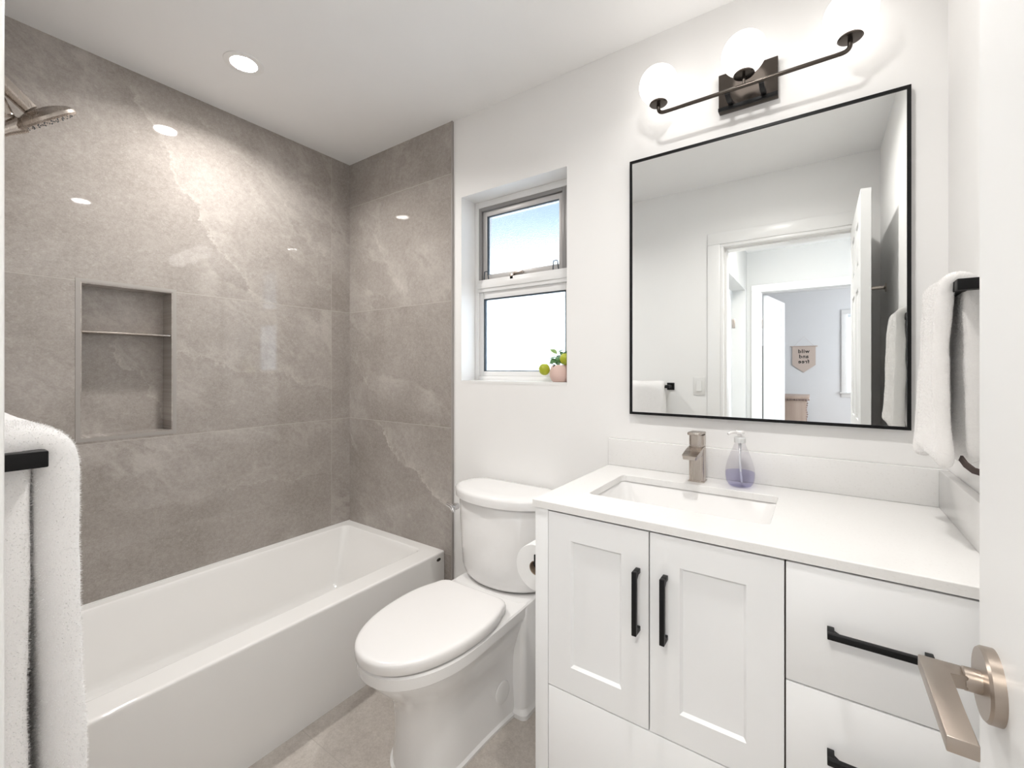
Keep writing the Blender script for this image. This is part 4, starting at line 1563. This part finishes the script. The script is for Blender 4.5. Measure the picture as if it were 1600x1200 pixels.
# light switch on the front wall
sw = thing('light_switch', (-0.635, YF, 1.15), 'white rocker light switch on the wall beside the doorway', 'light switch')
obj('plate', B(-0.672, -0.600, YF + 0.0003, YF + 0.006, 1.093, 1.210, bev=0.002), M['ivory'], sw)
bm = bmesh.new()
loft(bm, [[(-0.6525, YF + 0.0062, z0_) for z0_ in (1.118,)] + [(-0.6195, YF + 0.0062, 1.118), (-0.6195, YF + 0.0062, 1.185), (-0.6525, YF + 0.0062, 1.185)],
          [(-0.6515, YF + 0.0115, 1.119), (-0.6205, YF + 0.0115, 1.119), (-0.6205, YF + 0.0075, 1.184), (-0.6515, YF + 0.0075, 1.184)]])
obj('rocker', bm, M['ivory'], sw, smooth=False)

# ================================================================== POTTED PLANT
ppx, ppy, ppz = -0.876, 1.610, WZ0 + 0.001
pp = thing('potted_plant', (ppx, ppy, ppz), 'small plant with round yellow green fruits in a blush pink pot on the window sill', 'potted plant')
bm = bmesh.new()
prf = [(0.0, 0.0), (0.030, 0.0), (0.037, 0.006), (0.0445, 0.022), (0.0455, 0.036), (0.042, 0.056), (0.038, 0.072)]
n = 48
rings = []
def potring(r, h, k=0.0):
    out = []
    for i in range(n):
        a = 2 * PI * i / n
        dip = 0.0
        if k:
            for a0 in (math.radians(-118), math.radians(62)):
                dd = abs((a - a0 + PI) % (2 * PI) - PI)
                dip += k * max(0.0, 1 - dd / 0.55) ** 1.5
        out.append((ppx + r * math.cos(a), ppy + r * math.sin(a), ppz + h - dip))
    return out
for r, h in prf[1:-1]:
    rings.append(potring(r, h))
rings.append(potring(0.036, 0.070, 0.012))
rings.append(potring(0.0325, 0.070, 0.012))
rings.append(potring(0.034, 0.052))
loft(bm, rings, (True, False))
obj('pot', bm, M['pot'], pp)
bm = bmesh.new()
lathe(bm, [(0.0345, 0.0), (0.02, 0.003), (0.0, 0.004)], (ppx, ppy, ppz + 0.053), 'z', 30, (True, False))
obj('soil', bm, M['soil'], pp)
zb = ppz + 0.054
stems = [[(ppx, ppy, zb), (ppx - 0.012, ppy - 0.004, zb + 0.03), (ppx - 0.016, ppy - 0.004, zb + 0.062)],
         [(ppx - 0.004, ppy, zb), (ppx - 0.025, ppy - 0.01, zb + 0.024), (ppx - 0.048, ppy - 0.014, zb + 0.022)],
         [(ppx + 0.006, ppy, zb), (ppx + 0.014, ppy - 0.004, zb + 0.03), (ppx + 0.018, ppy - 0.006, zb + 0.05)]]
for s in stems:
    bm = bmesh.new()
    tube(bm, arc_pts(*s, 8), [0.0022 - 0.0001 * i for i in range(9)], 8)
    obj('stem', bm, M['stem'], pp)


def leaf(base, direc, ln, wd, mat, up=(0, -0.5, 1)):
    ln *= 1.3
    wd *= 1.25
    d = Vector(direc).normalized()
    upv = Vector(up).normalized()
    s = d.cross(upv).normalized()
    nn = s.cross(d).normalized()
    b0 = Vector(base)
    bm = bmesh.new()
    rings = []
    m_ = 9
    for i in range(m_ + 1):
        t_ = i / m_
        w_ = wd * math.sin(PI * min(1, t_ * 0.96 + 0.02)) ** 0.75 + 0.0003
        c = b0 + d * ln * t_ - nn * (0.18 * ln * t_ * t_)
        th = 0.0007
        rings.append([c - s * w_ + nn * w_ * 0.25, c + nn * th, c + s * w_ + nn * w_ * 0.25, c - nn * th])
    loft(bm, rings)
    return obj('leaf', bm, mat, pp, angle=60)


top = Vector(stems[0][2])
c2 = Vector(stems[2][2])
leaf(top, (-0.8, -0.2, 0.75), 0.026, 0.010, M['leafl'])
leaf(top, (0.9, -0.1, 0.6), 0.028, 0.009, M['leaf'])
leaf(top - Vector((0, 0, .014)), (-1, -0.3, -0.15), 0.028, 0.008, M['leaf'])
leaf(top - Vector((0, 0, .014)), (0.75, -0.6, -0.3), 0.028, 0.010, M['leaf'])
leaf(top - Vector((-.003, 0, .026)), (-0.45, -0.6, -0.2), 0.026, 0.012, M['leaf'], (0, -1, .6))
leaf(top - Vector((-.004, 0, .026)), (0.5, -0.6, -0.5), 0.026, 0.010, M['leaf'], (0, -1, .6))
leaf(top - Vector((-.003, 0, .018)), (0.1, 0.7, 0.5), 0.024, 0.009, M['leaf'])
leaf(c2, (-0.5, -0.2, 0.9), 0.020, 0.008, M['leaf'])
leaf(c2, (0.3, 0.5, 0.9), 0.026, 0.009, M['leaf'])
leaf(c2 - Vector((0, 0, 0.02)), (0.5, -0.7, -0.1), 0.026, 0.011, M['leafl'], (0, -1, .6))
leaf(c2 - Vector((0, 0, 0.03)), (-0.2, -0.8, 0.4), 0.028, 0.007, M['leaf'], (0, -1, .6))
for (fx_, fy_, fz_, rr_) in ((ppx - 0.067, ppy - 0.016, zb - 0.002, 0.0235), (ppx + 0.032, ppy - 0.014, zb + 0.040, 0.0235)):
    bm = bmesh.new()
    bmesh.ops.create_uvsphere(bm, u_segments=32, v_segments=20, radius=rr_)
    for v in bm.verts:
        z_ = v.co.z / rr_
        v.co.z *= 1.08
        k = 1 + 0.06 * math.cos(5 * math.atan2(v.co.y, v.co.x)) * (1 - z_ * z_) * (1 if z_ > 0 else .5)
        v.co.x *= k
        v.co.y *= k
        if z_ > 0.9:
            v.co.z -= rr_ * 0.10
    bmesh.ops.translate(bm, vec=(fx_, fy_, fz_), verts=bm.verts)
    obj('fruit', bm, M['fruit'], pp)
